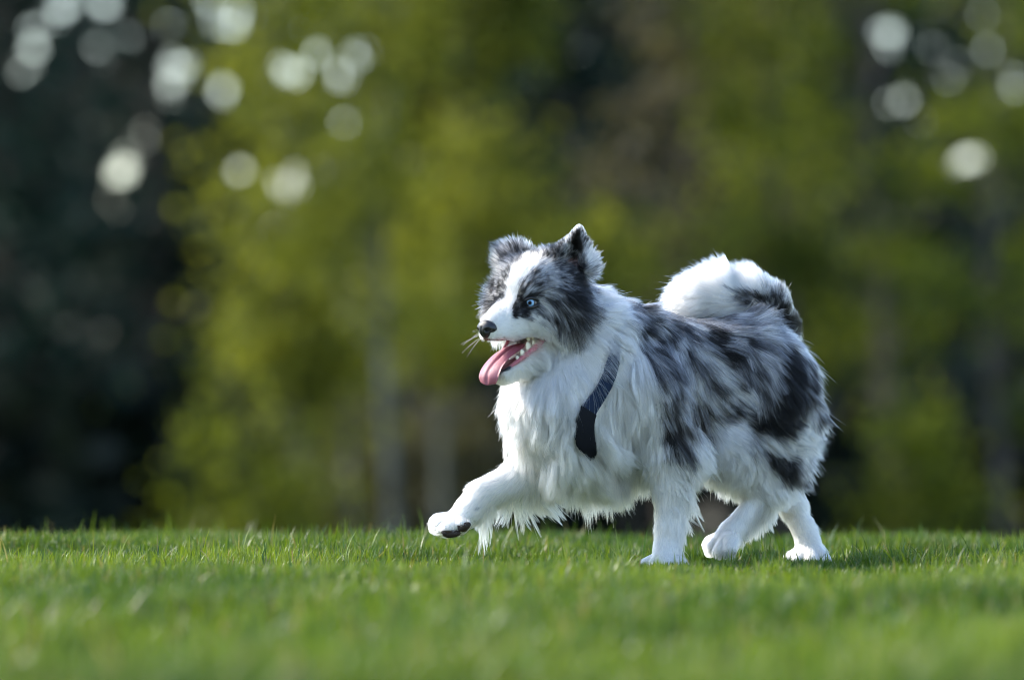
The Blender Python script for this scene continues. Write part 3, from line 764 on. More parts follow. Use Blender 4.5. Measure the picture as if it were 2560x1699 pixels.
# ------------------------------------------------------------------ fur
# guides: px, py, hair vector in px (length = fur length), lift off the skin
TG = [(1280, 960, -14, 62, .35), (1270, 1040, -18, 66, .4), (1290, 1110, -24, 58, .45), (1340, 960, 4, 72, .3), (1350, 1050, 0, 84, .3), (1400, 900, 24, 66, .3), (1400, 1000, 12, 84, .3), (1390, 1120, 4, 80, .35),
      (1450, 880, 44, 60, .35), (1450, 960, 34, 70, .35), (1440, 1040, 14, 84, .3), (1460, 800, 52, 46, .35), (1490, 740, 64, 22, .3), (1500, 850, 56, 44, .35), (1530, 770, 60, 24, .3),
      (1430, 1170, 18, 74, .35), (1500, 1190, 28, 84, .35), (1570, 1190, 28, 84, .35), (1480, 1120, 12, 76, .25),
      (1575, 900, -2, 84, .2), (1590, 1000, 4, 92, .2), (1600, 1090, 6, 92, .2), (1560, 1100, -4, 88, .2), (1570, 830, 22, 62, .3),
      (1590, 770, 62, 6, .7), (1640, 770, 66, 22, .5), (1650, 850, 44, 62, .3), (1640, 950, 16, 84, .25), (1660, 1050, 12, 84, .2), (1700, 1110, 14, 74, .2), (1670, 1160, 6, 44, .15),
      (1700, 800, 66, 20, .25), (1780, 795, 66, 18, .2), (1860, 800, 62, 22, .2), (1940, 830, 58, 34, .2), (1720, 900, 44, 62, .25), (1720, 1000, 30, 76, .25), (1760, 1080, 24, 62, .25),
      (1800, 880, 48, 52, .2), (1800, 980, 40, 62, .2), (1870, 900, 50, 46, .2), (1860, 990, 46, 44, .25), (1830, 1060, 24, 66, .3), (1780, 1150, 28, 48, .3), (1840, 1180, 26, 50, .3)]
HG_ = [(1960, 880, 44, 54, .2), (2000, 960, 38, 70, .25), (1960, 980, 38, 66, .2), (1900, 960, 44, 52, .2), (1870, 1040, 44, 30, .35), (1940, 1060, 50, 52, .25), (2010, 1060, 52, 62, .35), (2030, 1120, 62, 44, .4), (1980, 1150, 66, 46, .35), (1940, 1180, 62, 54, .3),
       (1880, 1120, 16, 64, .25), (1830, 1120, -4, 60, .25), (1800, 1160, 10, 62, .35), (1860, 1190, 12, 62, .3), (1920, 1200, 36, 54, .3), (1990, 1190, 70, 30, .35)]
HEADG = [(1205, 850, 2, 5, .3), (1220, 800, 5, 2, .25), (1250, 780, 7, -4, .2), (1250, 820, 10, 3, .2), (1290, 820, 12, 4, .2), (1280, 740, 6, -10, .25), (1300, 700, 9, -16, .3), (1320, 660, 8, -24, .4), (1345, 640, 8, -26, .5), (1330, 720, 18, -14, .3),
         (1360, 700, 26, -14, .3), (1350, 750, 24, 2, .25), (1340, 790, 22, 8, .25), (1380, 760, 32, 10, .25), (1390, 810, 32, 20, .3), (1430, 740, 54, 14, .35), (1430, 800, 52, 32, .35), (1400, 840, 26, 46, .35), (1470, 720, 50, 10, .45), (1460, 830, 64, 46, .4),
         (1480, 690, 44, -8, .5), (1420, 690, 30, -8, .3), (1340, 850, 18, 12, .2), (1225, 690, -44, -6, .9), (1228, 655, -30, -18, .7), (1222, 740, -40, 14, .8), (1228, 780, -22, 24, .5), (1274, 700, -4, -14, .3), (1268, 740, -4, -6, .25), (1370, 880, 20, 40, .3)]
JAWG = [(1260, 935, 6, 6, .2), (1300, 910, 14, 16, .25), (1340, 890, 20, 34, .3), (1370, 880, 22, 46, .3)]
ENG = [(1368, 640, -16, -26, .5), (1390, 665, 4, -16, .25), (1405, 615, -3, -12, .25), (1430, 590, 0, -9, .3), (1450, 585, 3, -8, .3), (1465, 620, 30, -12, .6), (1475, 660, 38, -4, .6), (1480, 690, 36, 6, .5), (1430, 640, 16, -8, .3), (1430, 690, 24, -6, .3)]
EFG = [(1265, 650, -28, -6, .6), (1255, 630, -26, -18, .6), (1270, 630, -18, -34, .7), (1295, 628, 0, -40, .7), (1325, 632, 16, -40, .7), (1300, 650, 0, -24, .3), (1340, 650, 10, -22, .4)]
TAILG = [(1850, 735, -30, -56, .7), (1830, 790, -60, 30, .6), (1760, 790, -66, 20, .6), (1950, 860, 16, -34, .4), (1960, 810, 22, -30, .7), (1950, 765, 10, -48, .9), (1910, 740, -10, -58, .9), (1860, 725, -26, -62, .9), (1800, 720, -40, -62, .9), (1740, 725, -60, -20, .7), (1700, 765, -56, 4, .5), (1900, 770, -56, 14, .6), (1840, 765, -64, 14, .5), (1770, 775, -66, 8, .5), (1940, 800, -30, 30, .5)]
LFN = [(1660, 1180, 4, 46, .2), (1660, 1260, 5, 38, .28), (1660, 1330, 4, 30, .26), (1660, 1345, 2, 12, .15), (1655, 1400, -3, 5, .15)]
LFF = [(1350, 1150, -22, 26, .25), (1300, 1170, -26, 22, .28), (1240, 1200, -20, 16, .25), (1190, 1250, -13, 15, .22), (1140, 1300, -9, 5, .28), (1110, 1310, -10, 2, .35), (1380, 1200, 6, 26, .3)]
LHN = [(1920, 1220, 8, 46, .2), (1890, 1260, -8, 24, .25), (1840, 1310, -11, 16, .22), (1800, 1350, -6, 4, .15)]
LHF = [(1970, 1220, 8, 30, .2), (1990, 1280, 8, 16, .18), (2015, 1350, 4, 14, .18), (2025, 1400, -2, 5, .15)]
GUIDE = {'torso': TG + HG_[:2], 'thigh': HG_ + TG[-6:], 'head': HEADG, 'jaw': JAWG, 'ear_near': ENG, 'ear_far': EFG, 'tail': TAILG, 'leg_front_near': LFN, 'leg_front_far': LFF, 'leg_hind_near': LHN, 'leg_hind_far': LHF}
# feathering: direction the feather side faces, and the extra hair vector in px
FEATHER = {'leg_front_near': ((.95, .2, 0), (24, 40)), 'leg_front_far': ((.35, .1, -.9), (58, 92)), 'leg_hind_near': ((.75, .2, -.6), (8, 13)), 'leg_hind_far': ((.9, .1, -.2), (14, 16))}
SIG = {'torso': 42, 'thigh': 36, 'head': 20, 'jaw': 25, 'ear_near': 18, 'ear_far': 18, 'tail': 32}
COUNT = {'torso': 120000, 'thigh': 56000, 'head': 62000, 'jaw': 12000, 'ear_near': 9000, 'ear_far': 7000, 'tail': 30000, 'leg_front_near': 17000, 'leg_front_far': 19000, 'leg_hind_near': 14000, 'leg_hind_far': 12000}
CLUMP = {'torso': 30, 'thigh': 30, 'head': 12, 'jaw': 12, 'ear_near': 14, 'ear_far': 14, 'tail': 28}
RAD = {'torso': .00030, 'thigh': .00030, 'tail': .00030, 'head': .00023, 'jaw': .00022, 'ear_near': .00024, 'ear_far': .00024}
dens = 1.0

tri = np.concatenate((BF[:, [0, 1, 2]], BF[:, [0, 2, 3]]))
ta = .5 * np.linalg.norm(np.cross(BV[tri[:, 1]] - BV[tri[:, 0]], BV[tri[:, 2]] - BV[tri[:, 0]]), axis=1)
tg = VG[tri[:, 0]]; tcen = BV[tri].mean(1); tnor = BN[tri].mean(1)
facing = np.interp(tnor[:, 1], [-1, .25, .6, 1], [1, 1, .5, .35])
fn = [Noise(40 + i) for i in range(8)]

def strap_dist(P):
    kd = KDTree(len(RP))
    for i, p in enumerate(RP): kd.insert(p, i)
    kd.balance()
    d = np.empty(len(P)); w = np.empty(len(P)); side = np.empty(len(P)); hgt = np.empty(len(P))
    for i, p in enumerate(P):
        c, j, r = kd.find(p); v = p - RP[j]
        d[i] = r; w[i] = RWD[j]; side[i] = v @ RS[j]; hgt[i] = v @ RN[j]
    return d, w, side, hgt

def smooth_hair(name):
    gi = groups.index(name)
    sel = np.flatnonzero(tg == gi)
    wgt = ta[sel] * facing[sel]
    n = int(COUNT[name] * dens)
    ids = sel[rng.choice(len(sel), n, p=wgt / wgt.sum())]
    r1, r2 = np.sqrt(rng.random(n)), rng.random(n)
    T = tri[ids]
    R = BV[T[:, 0]] * (1 - r1)[:, None] + BV[T[:, 1]] * (r1 * (1 - r2))[:, None] + BV[T[:, 2]] * (r1 * r2)[:, None]
    N = nrm(BN[T[:, 0]] * (1 - r1)[:, None] + BN[T[:, 1]] * (r1 * (1 - r2))[:, None] + BN[T[:, 2]] * (r1 * r2)[:, None])
    # bare places
    keep = np.ones(n, bool)
    if name in ('head', 'jaw', 'torso'):
        wd = wedge(R); q = (R - E0) @ HR
        keep &= ~((wd < .0042) & (q[:, 0] > -.036) & (np.abs(q[:, 1]) < .06))
        for sgn, c, out in EYES:
            v = R - c; al = v @ out; rr = np.linalg.norm(v - al[:, None] * out, axis=1)
            keep &= ~((rr < .0098) & (al > -.004))
        keep &= np.linalg.norm((R - NOSE_C) @ HR / np.array((.018, .0215, .0185)), axis=1) > 1
    if name == 'ear_near':
        keep &= ~((poly_sd(proj(R), [(1400, 655), (1440, 642), (1452, 655), (1446, 698), (1408, 698)]) < 0) & (N[:, 1] < -.1)) | (rng.random(n) < .18)
    if name == 'leg_front_far': keep &= ~pad_mask(R, N)
    if name == 'torso':
        d, w, side, hgt = strap_dist(R)
        keep &= ~((d < w * .92 + .004) & (np.abs(side) < w * .9) & (hgt > -.03) & (proj(R)[:, 1] > 880) & (proj(R)[:, 1] < 1124))
    R, N = R[keep], N[keep]; n = len(R)
    # guides
    P2 = proj(R); G = np.array(GUIDE[name], float); sg = SIG.get(name, 40)
    d2 = ((P2[:, None, :] - G[None, :, :2]) ** 2).sum(2)
    wt = np.exp(-d2 / (2 * sg * sg)) + 1e-9 / (d2 + 1); wt /= wt.sum(1, keepdims=True)
    hv = wt @ G[:, 2:4]; lift = wt @ G[:, 4]
    if name in FEATHER:
        fd, ev = FEATHER[name]; fd = np.array(fd) / np.linalg.norm(fd)
        fw = np.clip((N @ fd - .25) / .75, 0, 1) ** 1.1
        lim = {'leg_front_far': np.interp(P2[:, 0], [1180, 1202, 1262, 1310, 1400], [0, 1, 1, .48, .32]), 'leg_front_near': np.interp(P2[:, 1], [1150, 1250, 1360, 1395, 1410], [.5, 1, .8, .8, .2]), 'leg_hind_near': np.interp(P2[:, 0], [1815, 1840], [.35, 1]), 'leg_hind_far': np.interp(P2[:, 1], [1230, 1320, 1380, 1400], [.4, .8, 1.2, .8])}[name]
        wsp = np.clip(.52 + .70 * fn[5](R, 120) + .3 * fn[6](R, 260), .05, 1.25)
        if name == 'leg_front_near': wsp = .35 + .5 * wsp
        hv = hv + np.array(ev) * (fw * lim * wsp)[:, None]
    k_len = {'torso': .98, 'thigh': .90, 'tail': .85}.get(name, 1.0)
    hv = hv * k_len
    if name == 'head':
        qh_ = (R - E0) @ HR
        fs = sstep(-.012, -.026, qh_[:, 1]) * sstep(.012, -.012, qh_[:, 0])
        far_v = np.stack((np.interp(qh_[:, 2], [-.06, 0, .05], [-34, -46, -30]), np.interp(qh_[:, 2], [-.06, -.02, .05], [34, 8, -26])), 1)
        hv = hv * (1 - fs[:, None]) + far_v * fs[:, None]; lift = lift * (1 - fs) + .55 * fs
    if name == 'thigh': hv = hv * np.interp(P2[:, 1], [1120, 1200, 1250], [1, .75, .5])[:, None]
    if name in ('torso', 'thigh'): lift = lift * .50
    L = np.linalg.norm(hv, axis=1)
    # slow wander of the lay of the coat, so locks part and overlap
    amp = np.interp(L, [5, 20, 60], [.10, .22, .34])
    if name == 'tail': amp = amp * .5
    an = amp * (fn[0](R, 38) + .8 * fn[1](R, 95))
    hv = np.stack((hv[:, 0] * np.cos(an) - hv[:, 1] * np.sin(an), hv[:, 0] * np.sin(an) + hv[:, 1] * np.cos(an)), 1)
    Lm = L * S * np.exp(rng.normal(0, .16, n)) * (1 + .12 * fn[2](R, 60))
    d3 = nrm(np.stack((hv[:, 0], 0 * L, -hv[:, 1]), 1))
    dn = (d3 * N).sum(1)
    tan = d3 - N * dn[:, None]
    lf = lift * (1 + .35 * fn[3](R, 70)) + np.maximum(dn, 0) * .75
    d0 = nrm(tan + N * lf[:, None] + rng.normal(0, .07, (n, 3)))
    K = 5 if name in ('jaw',) else (6 if name.startswith(('leg', 'head', 'ear')) else 8)
    t = np.linspace(0, 1, K)[None, :, None]
    bend = nrm(tan + np.maximum(dn, 0)[:, None] * N * .6)                 # hair lies back towards the lay
    droop = np.array((0, 0, -1.0)) * np.interp(L, [10, 60], [.0, .22])[:, None, None]
    C = R[:, None, :] + Lm[:, None, None] * (d0[:, None, :] * (t - .45 * t * t) + bend[:, None, :] * (.45 * t * t) + droop * t * t * .5)
    # locks
    cs = CLUMP.get(name, 18); nc = max(n // cs, 1)
    ci = rng.choice(n, nc, replace=False)
    kd = KDTree(nc)
    for i, j in enumerate(ci): kd.insert(R[j], i)
    kd.balance()
    owner = np.fromiter((kd.find(p)[1] for p in R), int, n)
    CC = C[ci].copy()
    ph = rng.uniform(0, 6.28, nc); side = nrm(np.cross(d0[ci], N[ci]))
    am = np.interp(L[ci], [10, 60], [.0, .0055]) * rng.uniform(.2, 1.6, nc)
    CC += side[:, None, :] * (am[:, None] * np.sin(ph[:, None] + t[:, :, 0] * rng.uniform(3, 7, nc)[:, None]) * t[:, :, 0] ** 1.2)[:, :, None]
    CC += N[ci][:, None, :] * (am[:, None] * .6 * np.sin(ph[:, None] * 1.7 + t[:, :, 0] * 5) * t[:, :, 0])[:, :, None]
    # second, larger gathering of locks
    cst = np.interp(L, [8, 25, 60], [.2, .45, .68]) * rng.uniform(.45, 1.1, n)
    if name in FEATHER: cst = np.maximum(cst, np.interp(L, [20, 45], [0, .85]))
    wcl = np.clip(cst[:, None] * t[:, :, 0] ** 1.1, 0, .92)[:, :, None]
    own = CC[owner]
    C = C * (1 - wcl) + own * wcl
    fly = rng.random(n) < .05
    C[fly] += (rng.normal(0, .006, (n, 3))[:, None, :] * t ** 1.5)[fly] * np.interp(L, [8, 60], [.25, 1.3])[fly][:, None, None]
    # keep hairs outside the skin
    for k in range(1, K):
        p = C[:, k]; tt = k / (K - 1)
        mg = np.minimum(.0012 + .008 * tt * lf, .012)
        s_ = sdf(p); bad = s_ < mg
        if bad.any():
            C[bad, k] = p[bad] + grad(p[bad]) * (mg[bad] - s_[bad])[:, None]
    if name == 'torso':
        cut = np.zeros(n, bool)
        for k in range(1, K):
            d, w, side, hgt = strap_dist(C[:, k])
            on = (proj(C[:, k])[:, 1] > 860) & (np.abs(side) < w * 1.1) & (d < w + .02) & (hgt < .005) & (hgt > -.02) & (R[:, 1] < .1)
            if on.any():
                g_n = grad(C[on, k]); C[on, k] += g_n * (.005 - hgt[on])[:, None]
        for k in (2, 4, 6, 7):
            d, w, side, hgt = strap_dist(C[:, k])
            pk = proj(C[:, k]); pr0 = proj(R)
            lft = pr0[:, 0] < pk[:, 0] - 4
            cut |= (np.abs(side) < w * .78) & (d < w + .02) & (hgt > -.02) & (pk[:, 1] > 892) & (pk[:, 1] < 1126) & (rng.random(n) < np.where(lft, .82, .985))
        C, R, N, L, lf, owner = C[~cut], R[~cut], N[~cut], L[~cut], lf[~cut], owner[~cut]; n = len(C)
    # colour from where the hair is seen (a third along it)
    gidx = np.full(n, gi)
    jit = np.clip(rng.normal(0, .07, nc)[owner] + rng.normal(0, .05, n), -.3, .3)[:, None] * (C[:, K // 2 + 1] - C[:, 1])
    v = darkness(C[:, K // 2] + jit, gidx)
    mid = np.clip(v * 6, 0, 1) * np.clip((1 - v) * 3, 0, 1)
    v = np.clip(v + mid * (rng.normal(0, .20 if name == 'head' else .12, n) + rng.normal(0, .16 if name.startswith(('head', 'ear')) else .11, nc)[owner]) + (1 - mid) * np.abs(rng.normal(0, .08 if name.startswith('leg') else .05, n) + rng.normal(0, .06 if name.startswith('leg') else .03, nc)[owner]) * np.interp(L, [5, 40], [.5, 1]) * (v < .3), 0, 1)
    A = albedo(v)
    warm = np.clip(1 - v * 4, 0, 1) * np.clip(.5 + .5 * fn[4](R, 14), 0, 1)
    A = A * (1 - warm[:, None] * np.array((.0, .03, .10)))
    r0 = RAD.get(name, .00024) * rng.uniform(.7, 1.3, n)
    prof = np.interp(np.linspace(0, 1, K), [0, .3, .75, 1], [.9, 1.0, .75, .18])
    return C, A, r0[:, None] * prof[None, :]

m_fur = bpy.data.materials.new('fur'); m_fur.use_nodes = True
nt = m_fur.node_tree; nt.nodes.clear()
out = nt.nodes.new('ShaderNodeOutputMaterial'); at = nt.nodes.new('ShaderNodeAttribute'); at.attribute_name = 'col'
hb = nt.nodes.new('ShaderNodeBsdfHairPrincipled'); hb.model = 'CHIANG'; hb.parametrization = 'COLOR'
nt.links.new(at.outputs['Color'], hb.inputs['Color']); hb.inputs['Roughness'].default_value = .32; hb.inputs['Radial Roughness'].default_value = .55
hb.inputs['IOR'].default_value = 1.28
hb.inputs['Random Roughness'].default_value = .3
nt.links.new(hb.outputs[0], out.inputs['Surface'])

def curves_obj(name, C, A, Rr, parent, mat):
    cu = bpy.data.hair_curves.new(name)
    n, K = C.shape[:2]
    cu.add_curves([K] * n)
    cu.attributes['position'].data.foreach_set('vector', C.astype(np.float32).ravel())
    ra = cu.attributes.get('radius') or cu.attributes.new('radius', 'FLOAT', 'POINT')
    ra.data.foreach_set('value', Rr.astype(np.float32).ravel())
    ca = cu.attributes.new('col', 'FLOAT_COLOR', 'POINT')
    c4 = np.ones((n, K, 4), np.float32); c4[:, :, :3] = A[:, None, :] if A.ndim == 2 else A
    ca.data.foreach_set('color', c4.ravel())
    cu.materials.append(mat)
    o = bpy.data.objects.new(name, cu)
    return link(o, parent)

FURN = {'torso': 'body_fur', 'thigh': 'thigh_fur', 'head': 'face_fur', 'jaw': 'chin_fur', 'ear_near': 'ear_fur', 'ear_far': 'ear_fur', 'tail': 'tail_fur'}
for g_ in groups:
    curves_obj(FURN.get(g_, 'leg_fur'), *smooth_hair(g_), dog, m_fur)

# ------------------------------------------------------------------ face
def uvsphere(nu=24, nv=16):
    V = [(0, 0, 1)]
    for i in range(1, nv):
        a = math.pi * i / nv
        for j in range(nu): V.append((math.sin(a) * math.cos(2 * math.pi * j / nu), math.sin(a) * math.sin(2 * math.pi * j / nu), math.cos(a)))
    V.append((0, 0, -1)); F = []
    for j in range(nu): F.append((0, 1 + j, 1 + (j + 1) % nu, 1 + (j + 1) % nu))
    for i in range(nv - 2):
        for j in range(nu): a = 1 + i * nu; F.append((a + j, a + nu + j, a + nu + (j + 1) % nu, a + (j + 1) % nu))
    a = 1 + (nv - 2) * nu; e = len(V) - 1
    for j in range(nu): F.append((a + j, e, e, a + (j + 1) % nu))
    return np.array(V, float), F
def poly_mesh(name, V, F, mat, parent, smooth=True):
    me = bpy.data.meshes.new(name)
    me.from_pydata([tuple(v) for v in V], [], [tuple(dict.fromkeys(f)) for f in F]); me.update()
    if smooth: me.polygons.foreach_set('use_smooth', np.ones(len(me.polygons), bool))
    me.materials.append(mat); o = bpy.data.objects.new(name, me); return link(o, parent)
m_eye = simple_mat('eye_white', (.10, .09, .085), .12, 0, 300)
m_iris = simple_mat('iris_blue', (.22, .40, .62), .08, 0, 2500, var=.45)
m_pup = simple_mat('pupil', (.003, .003, .004), .25, spec=.12)
m_lid = simple_mat('eyelid', (.010, .009, .010), .35)
m_nose = simple_mat('nose_leather', (.012, .012, .014), .30, .5, 1400, spec=.6)
m_nost = simple_mat('nostril', (.003, .003, .003), .8)
m_tong = simple_mat('tongue', (.34, .10, .135), .38, .6, 1300, var=.22, sss=.25)
m_lip = simple_mat('lip', (.42, .12, .15), .30, .3, 900, var=.3, sss=.15)
m_liph = simple_mat('dark_lip', (.012, .010, .011), .35, .3, 900)
m_tooth = simple_mat('tooth', (.80, .74, .60), .25, 0, 400, var=.1)
SV, SF = uvsphere()
for sgn, c, out_ in EYES:
    eye = poly_mesh('eye', c + SV * ER, SF, m_eye, dog)
    gz = nrm(out_ * .9 + hf * .25 + np.array((-.05, 0, .0)))
    a = nrm(np.cross(gz, hu)); b2 = np.cross(a, gz)
    def cap(name, rad, rr, mat, k0=0.0):
        V = []; F = []
        rings = 6; m_ = 28
        for i in range(rings + 1):
            th = rad * (k0 + (1 - k0) * i / rings)
            for j in range(m_):
                ph = 2 * math.pi * j / m_
                V.append(c + rr * (gz * math.cos(th) + (a * math.cos(ph) + b2 * math.sin(ph)) * math.sin(th)))
        for i in range(rings):
            for j in range(m_): F.append((i * m_ + j, (i + 1) * m_ + j, (i + 1) * m_ + (j + 1) % m_, i * m_ + (j + 1) % m_))
        poly_mesh(name, V, F, mat, eye)
    cap('limbus', .84, ER * 1.006, m_lid); cap('iris', .68, ER * 1.012, m_iris); cap('pupil', .32, ER * 1.024, m_pup)
    # eyelid rim, almond
    fa = nrm(np.cross(out_, hu)); fb = np.cross(fa, out_)
    if sgn > 0: pass
    V = []; F = []; m_, k_ = 36, 8
    for j in range(m_):
        ph = 2 * math.pi * j / m_
        x = .0118 * math.cos(ph); y = (.0060 if math.sin(ph) > 0 else .0062) * math.sin(ph) * (1 - .25 * abs(math.cos(ph)) ** 2) + .0012 * math.cos(ph) * sgn * -1
        rr2 = math.hypot(x, y); z = math.sqrt(max((ER * 1.03) ** 2 - rr2 * rr2, 0))
        ctr = c + fa * x + fb * y + out_ * z
        rad = nrm(fa * x + fb * y)
        for i in range(k_):
            t_ = 2 * math.pi * i / k_
            V.append(ctr + rad * (.0030 * math.cos(t_) + .0024) + out_ * (.0016 * math.sin(t_)))
    for j in range(m_):
        for i in range(k_): F.append((j * k_ + i, j * k_ + (i + 1) % k_, ((j + 1) % m_) * k_ + (i + 1) % k_, ((j + 1) % m_) * k_ + i))
    poly_mesh('eyelid', V, F, m_lid, eye)

# nose leather
V = SV.copy(); V = V[:, [2, 1, 0]]
rad = np.array((.0165, .0215, .0185)); Q = V * rad
Q[:, 2] *= np.where(V[:, 2] > 0, 1.0, .95); Q[:, 1] *= np.interp(V[:, 2], [-1, 0, 1], [.55, 1.02, .95])
Q[:, 0] = np.where(V[:, 0] > 0, Q[:, 0] * .92, Q[:, 0])
nose = None
SV2, SF2 = uvsphere(56, 36); V = SV2[:, [2, 1, 0]]; Q = V * rad
Q[:, 1] *= np.interp(V[:, 2], [-1, 0, 1], [.52, 1.02, .92])
for s_ in (1, -1):
    dd = nrm(np.array((.80, s_ * .62, -.12)))
    e = (V - dd); e = np.sqrt((e[:, 0] / .9) ** 2 + (e[:, 1] / 1.0) ** 2 + (e[:, 2] / .75) ** 2)
    Q -= V * (.0085 * np.exp(-(e / .26) ** 4))[:, None]
    dd2 = nrm(np.array((.45, s_ * 1.0, -.42))); e2 = np.linalg.norm(V - dd2, axis=1)
    Q -= V * (.0035 * np.exp(-(e2 / .26) ** 2))[:, None]
Q -= V * (.0016 * np.exp(-(V[:, 1] / .07) ** 2) * (V[:, 0] > .2) * (V[:, 2] < .25))[:, None]
nose = poly_mesh('nose', NOSE_C + Q @ HR.T, SF2, m_nose, dog)

# tongue: grooved slab hanging over the lower jaw
cl = catmull([(-.045, -.076), (-.015, -.080), (.012, -.0865), (.034, -.097), (.052, -.1095), (.066, -.1235), (.0735, -.1395), (.0725, -.1555)], 6, False)
hw = np.interp(np.linspace(0, 1, len(cl)), [0, .3, .55, .75, .88, .95, .985, 1], [.017, .0205, .0235, .0255, .0245, .020, .013, .004])
tt = nrm(np.gradient(cl, axis=0)); nn = np.stack((-tt[:, 1], tt[:, 0]), 1)
nn[nn[:, 1] < 0] *= -1
nn = np.where(((nn[:, :1] * .8 + nn[:, 1:] * .6) < 0), -nn, nn)
V = []; F = []; m_ = 17
for top_ in (1, 0):
    for i in range(len(cl)):
        w_i = i / (len(cl) - 1)
        for j in range(m_):
            x = (j / (m_ - 1)) * 2 - 1
            lt = x * hw[i]
            h_ = -.0052 * math.exp(-(x / .13) ** 2) * min(1, w_i * 4) * (1 - .45 * w_i ** 4) - .0026 * abs(x) ** 3 + .0018 * math.sin(w_i * 9 + x * 2) * .5 + .0020 * (1 - x * x)
            if not top_: h_ = h_ - .0052 * math.sqrt(max(0, 1 - x * x)) - .0002
            p = cl[i] + nn[i] * h_
            V.append(H(p[0], lt, p[1]))
n_ = len(cl)
for i in range(n_ - 1):
    for j in range(m_ - 1):
        a = i * m_ + j; F.append((a, a + 1, a + 1 + m_, a + m_)); a += n_ * m_; F.append((a, a + m_, a + m_ + 1, a + 1))
    for j in (0, m_ - 1):
        a = i * m_ + j; F.append((a, a + m_, a + m_ + n_ * m_, a + n_ * m_))
for j in range(m_ - 1):
    a = (n_ - 1) * m_ + j; F.append((a, a + 1, a + 1 + n_ * m_, a + n_ * m_))
poly_mesh('tongue', V, F, m_tong, dog)

# lips and teeth
def tube(P, R, k=8, flat=None):
    P = np.array(P); T = nrm(np.gradient(P, axis=0)); V = []; F = []
    for i in range(len(P)):
        a = nrm(np.cross(T[i], hu)); b2 = np.cross(a, T[i])
        for j in range(k):
            t_ = 2 * math.pi * j / k
            V.append(P[i] + R[i] * (a * math.cos(t_) * (flat or 1) + b2 * math.sin(t_)))
    for i in range(len(P) - 1):
        for j in range(k): F.append((i * k + j, i * k + (j + 1) % k, (i + 1) * k + (j + 1) % k, (i + 1) * k + j))
    F.append(tuple(range(k))[::-1]); F.append(tuple((len(P) - 1) * k + j for j in range(k)))
    return np.array(V), F
for s_ in (1, -1):
    pl = catmull([(-.029, .040, -.062), (-.026, .041, -.071), (-.012, .036, -.085), (.006, .030, -.0995), (.022, .024, -.112), (.034, .019, -.1215)], 6, False)
    V, F = tube([H(a, s_ * b_, c_) for a, b_, c_ in pl], np.interp(np.linspace(0, 1, len(pl)), [0, .15, .5, 1], [.0030, .0052, .0055, .0036]), 10, .8)
    poly_mesh('lower_lip', V, F, m_lip, dog)
    pl = catmull([(.032, .0195, -.1215), (.040, .016, -.127), (.049, .010, -.1325), (.0535, .0, -.1345)], 6, False)
    V, F = tube([H(a, s_ * b_, c_) for a, b_, c_ in pl], np.interp(np.linspace(0, 1, len(pl)), [0, .3, 1], [.0042, .0048, .0032]), 10, .9)
    poly_mesh('dark_lip', V, F, m_liph, dog)
def tooth(p, up, hgt, w_, d_, along):
    up = nrm(up); al = nrm(along - up * (along @ up)); sd_ = np.cross(up, al); V = []; F = []; k = 8
    prof = [(0, 1.0), (.35, 1.08), (.7, .7), (.92, .32), (1, .05)]
    for h_, r_ in prof:
        for j in range(k):
            t_ = 2 * math.pi * j / k
            V.append(p + up * hgt * h_ + al * math.cos(t_) * w_ * r_ + sd_ * math.sin(t_) * d_ * r_)
    for i in range(len(prof) - 1):
        for j in range(k): F.append((i * k + j, i * k + (j + 1) % k, (i + 1) * k + (j + 1) % k, (i + 1) * k + j))
    F.append(tuple((len(prof) - 1) * k + j for j in range(k)))
    poly_mesh('tooth', V, F, m_tooth, dog)
jd = nrm(hf * .075 - hu * .056)
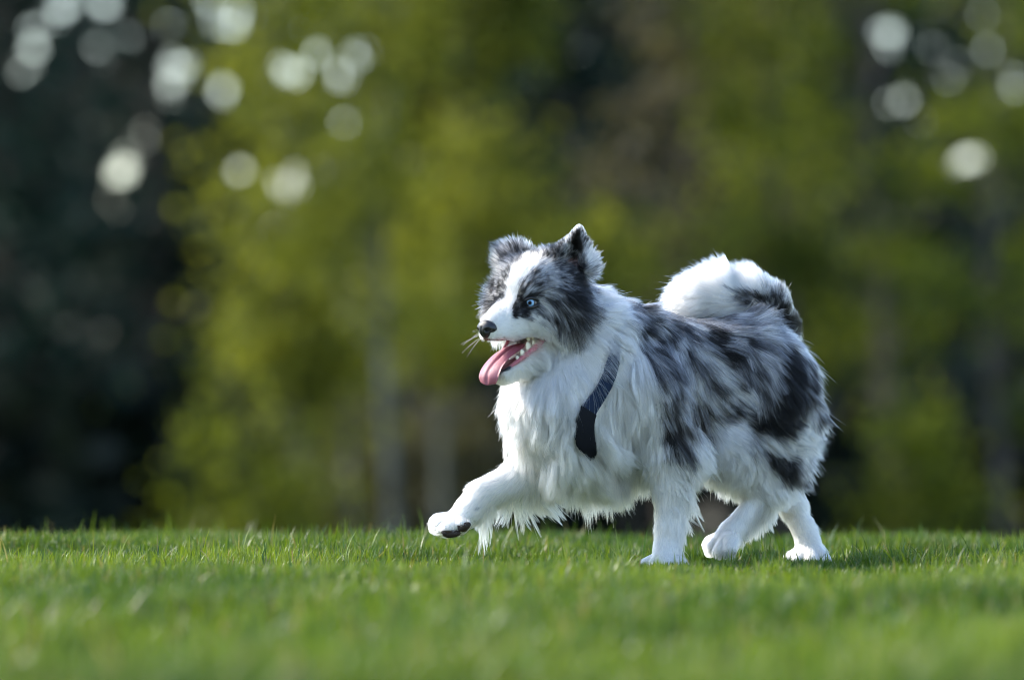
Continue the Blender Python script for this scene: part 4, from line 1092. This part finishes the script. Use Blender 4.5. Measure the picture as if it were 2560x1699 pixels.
for s_ in (1, -1):
    for f_, l_, u_, h_, w_ in () if s_ < 0 else ((-.016, .0315, -.0785, .0090, .0055), (-.005, .0290, -.0870, .0150, .0072), (.0085, .0262, -.0970, .0105, .0056), (.0190, .0235, -.1052, .0068, .0040)):
        tooth(H(f_, s_ * l_, u_), hu * .86 + hf * .45, h_, w_, .0030, jd)
    for f_, l_, u_, h_, w_ in ((-.014, .0290, -.063, .007, .0045), (-.004, .0270, -.065, .008, .0050)):
        tooth(H(f_, s_ * l_, u_), -hu, h_, w_, .0030, hf)
# pads of the lifted paw
m_pad = simple_mat('paw_pad', (.022, .011, .007), .7, .6, 900, var=.5)
m_dew = simple_mat('pink_skin', (.30, .13, .09), .5, .4, 900, var=.3)
for px, py, dy, rx, ry, rot, mt in ((1129, 1334, -.004, 22, 9.5, -6, m_pad), (1161, 1316, -.006, 17, 10, -28, m_pad), (1112, 1331, .006, 9, 6, 20, m_pad), (1136, 1303, -.004, 6, 7, 30, m_dew)):
    p = march(px, py - 3)
    if p is None: p = W(px, py, -.125)
    c = W(px, py, p[1] + .0045); a_ = math.radians(rot)
    ex = np.array((math.cos(a_), 0, -math.sin(a_))); ez = np.array((math.sin(a_), -.45, math.cos(a_))); ez = nrm(ez); ey = np.cross(ez, ex)
    V = SV.copy(); V *= (1 + .06 * np.sin(V[:, :1] * 9 + V[:, 1:2] * 7))
    poly_mesh('paw_pad', c + V[:, :1] * ex * rx * S + V[:, 1:2] * ey * .006 + V[:, 2:] * ez * ry * S, SF, mt, dog)
# whiskers
wc = []; wr = []
for s_ in (1, -1):
    for i in range(9):
        f_ = rng.uniform(.045, .078); u_ = rng.uniform(-.070, -.052)
        p = H(f_, s_ * np.interp(f_, [.045, .08], [.022, .016]), u_)
        dv = nrm(hf * rng.uniform(-.1, .9) + hl * s_ * rng.uniform(.4, 1.0) + hu * rng.uniform(-.7, .25))
        Lw = rng.uniform(.014, .042)
        t = np.linspace(0, 1, 8)[:, None]
        wc.append(p + Lw * (dv * t - hu * .25 * t * t)); wr.append(np.linspace(.00016, .00005, 8))
curves_obj('whiskers', np.array(wc), np.tile(np.array((.75, .72, .68)), (len(wc), 1)), np.array(wr), dog, m_fur)
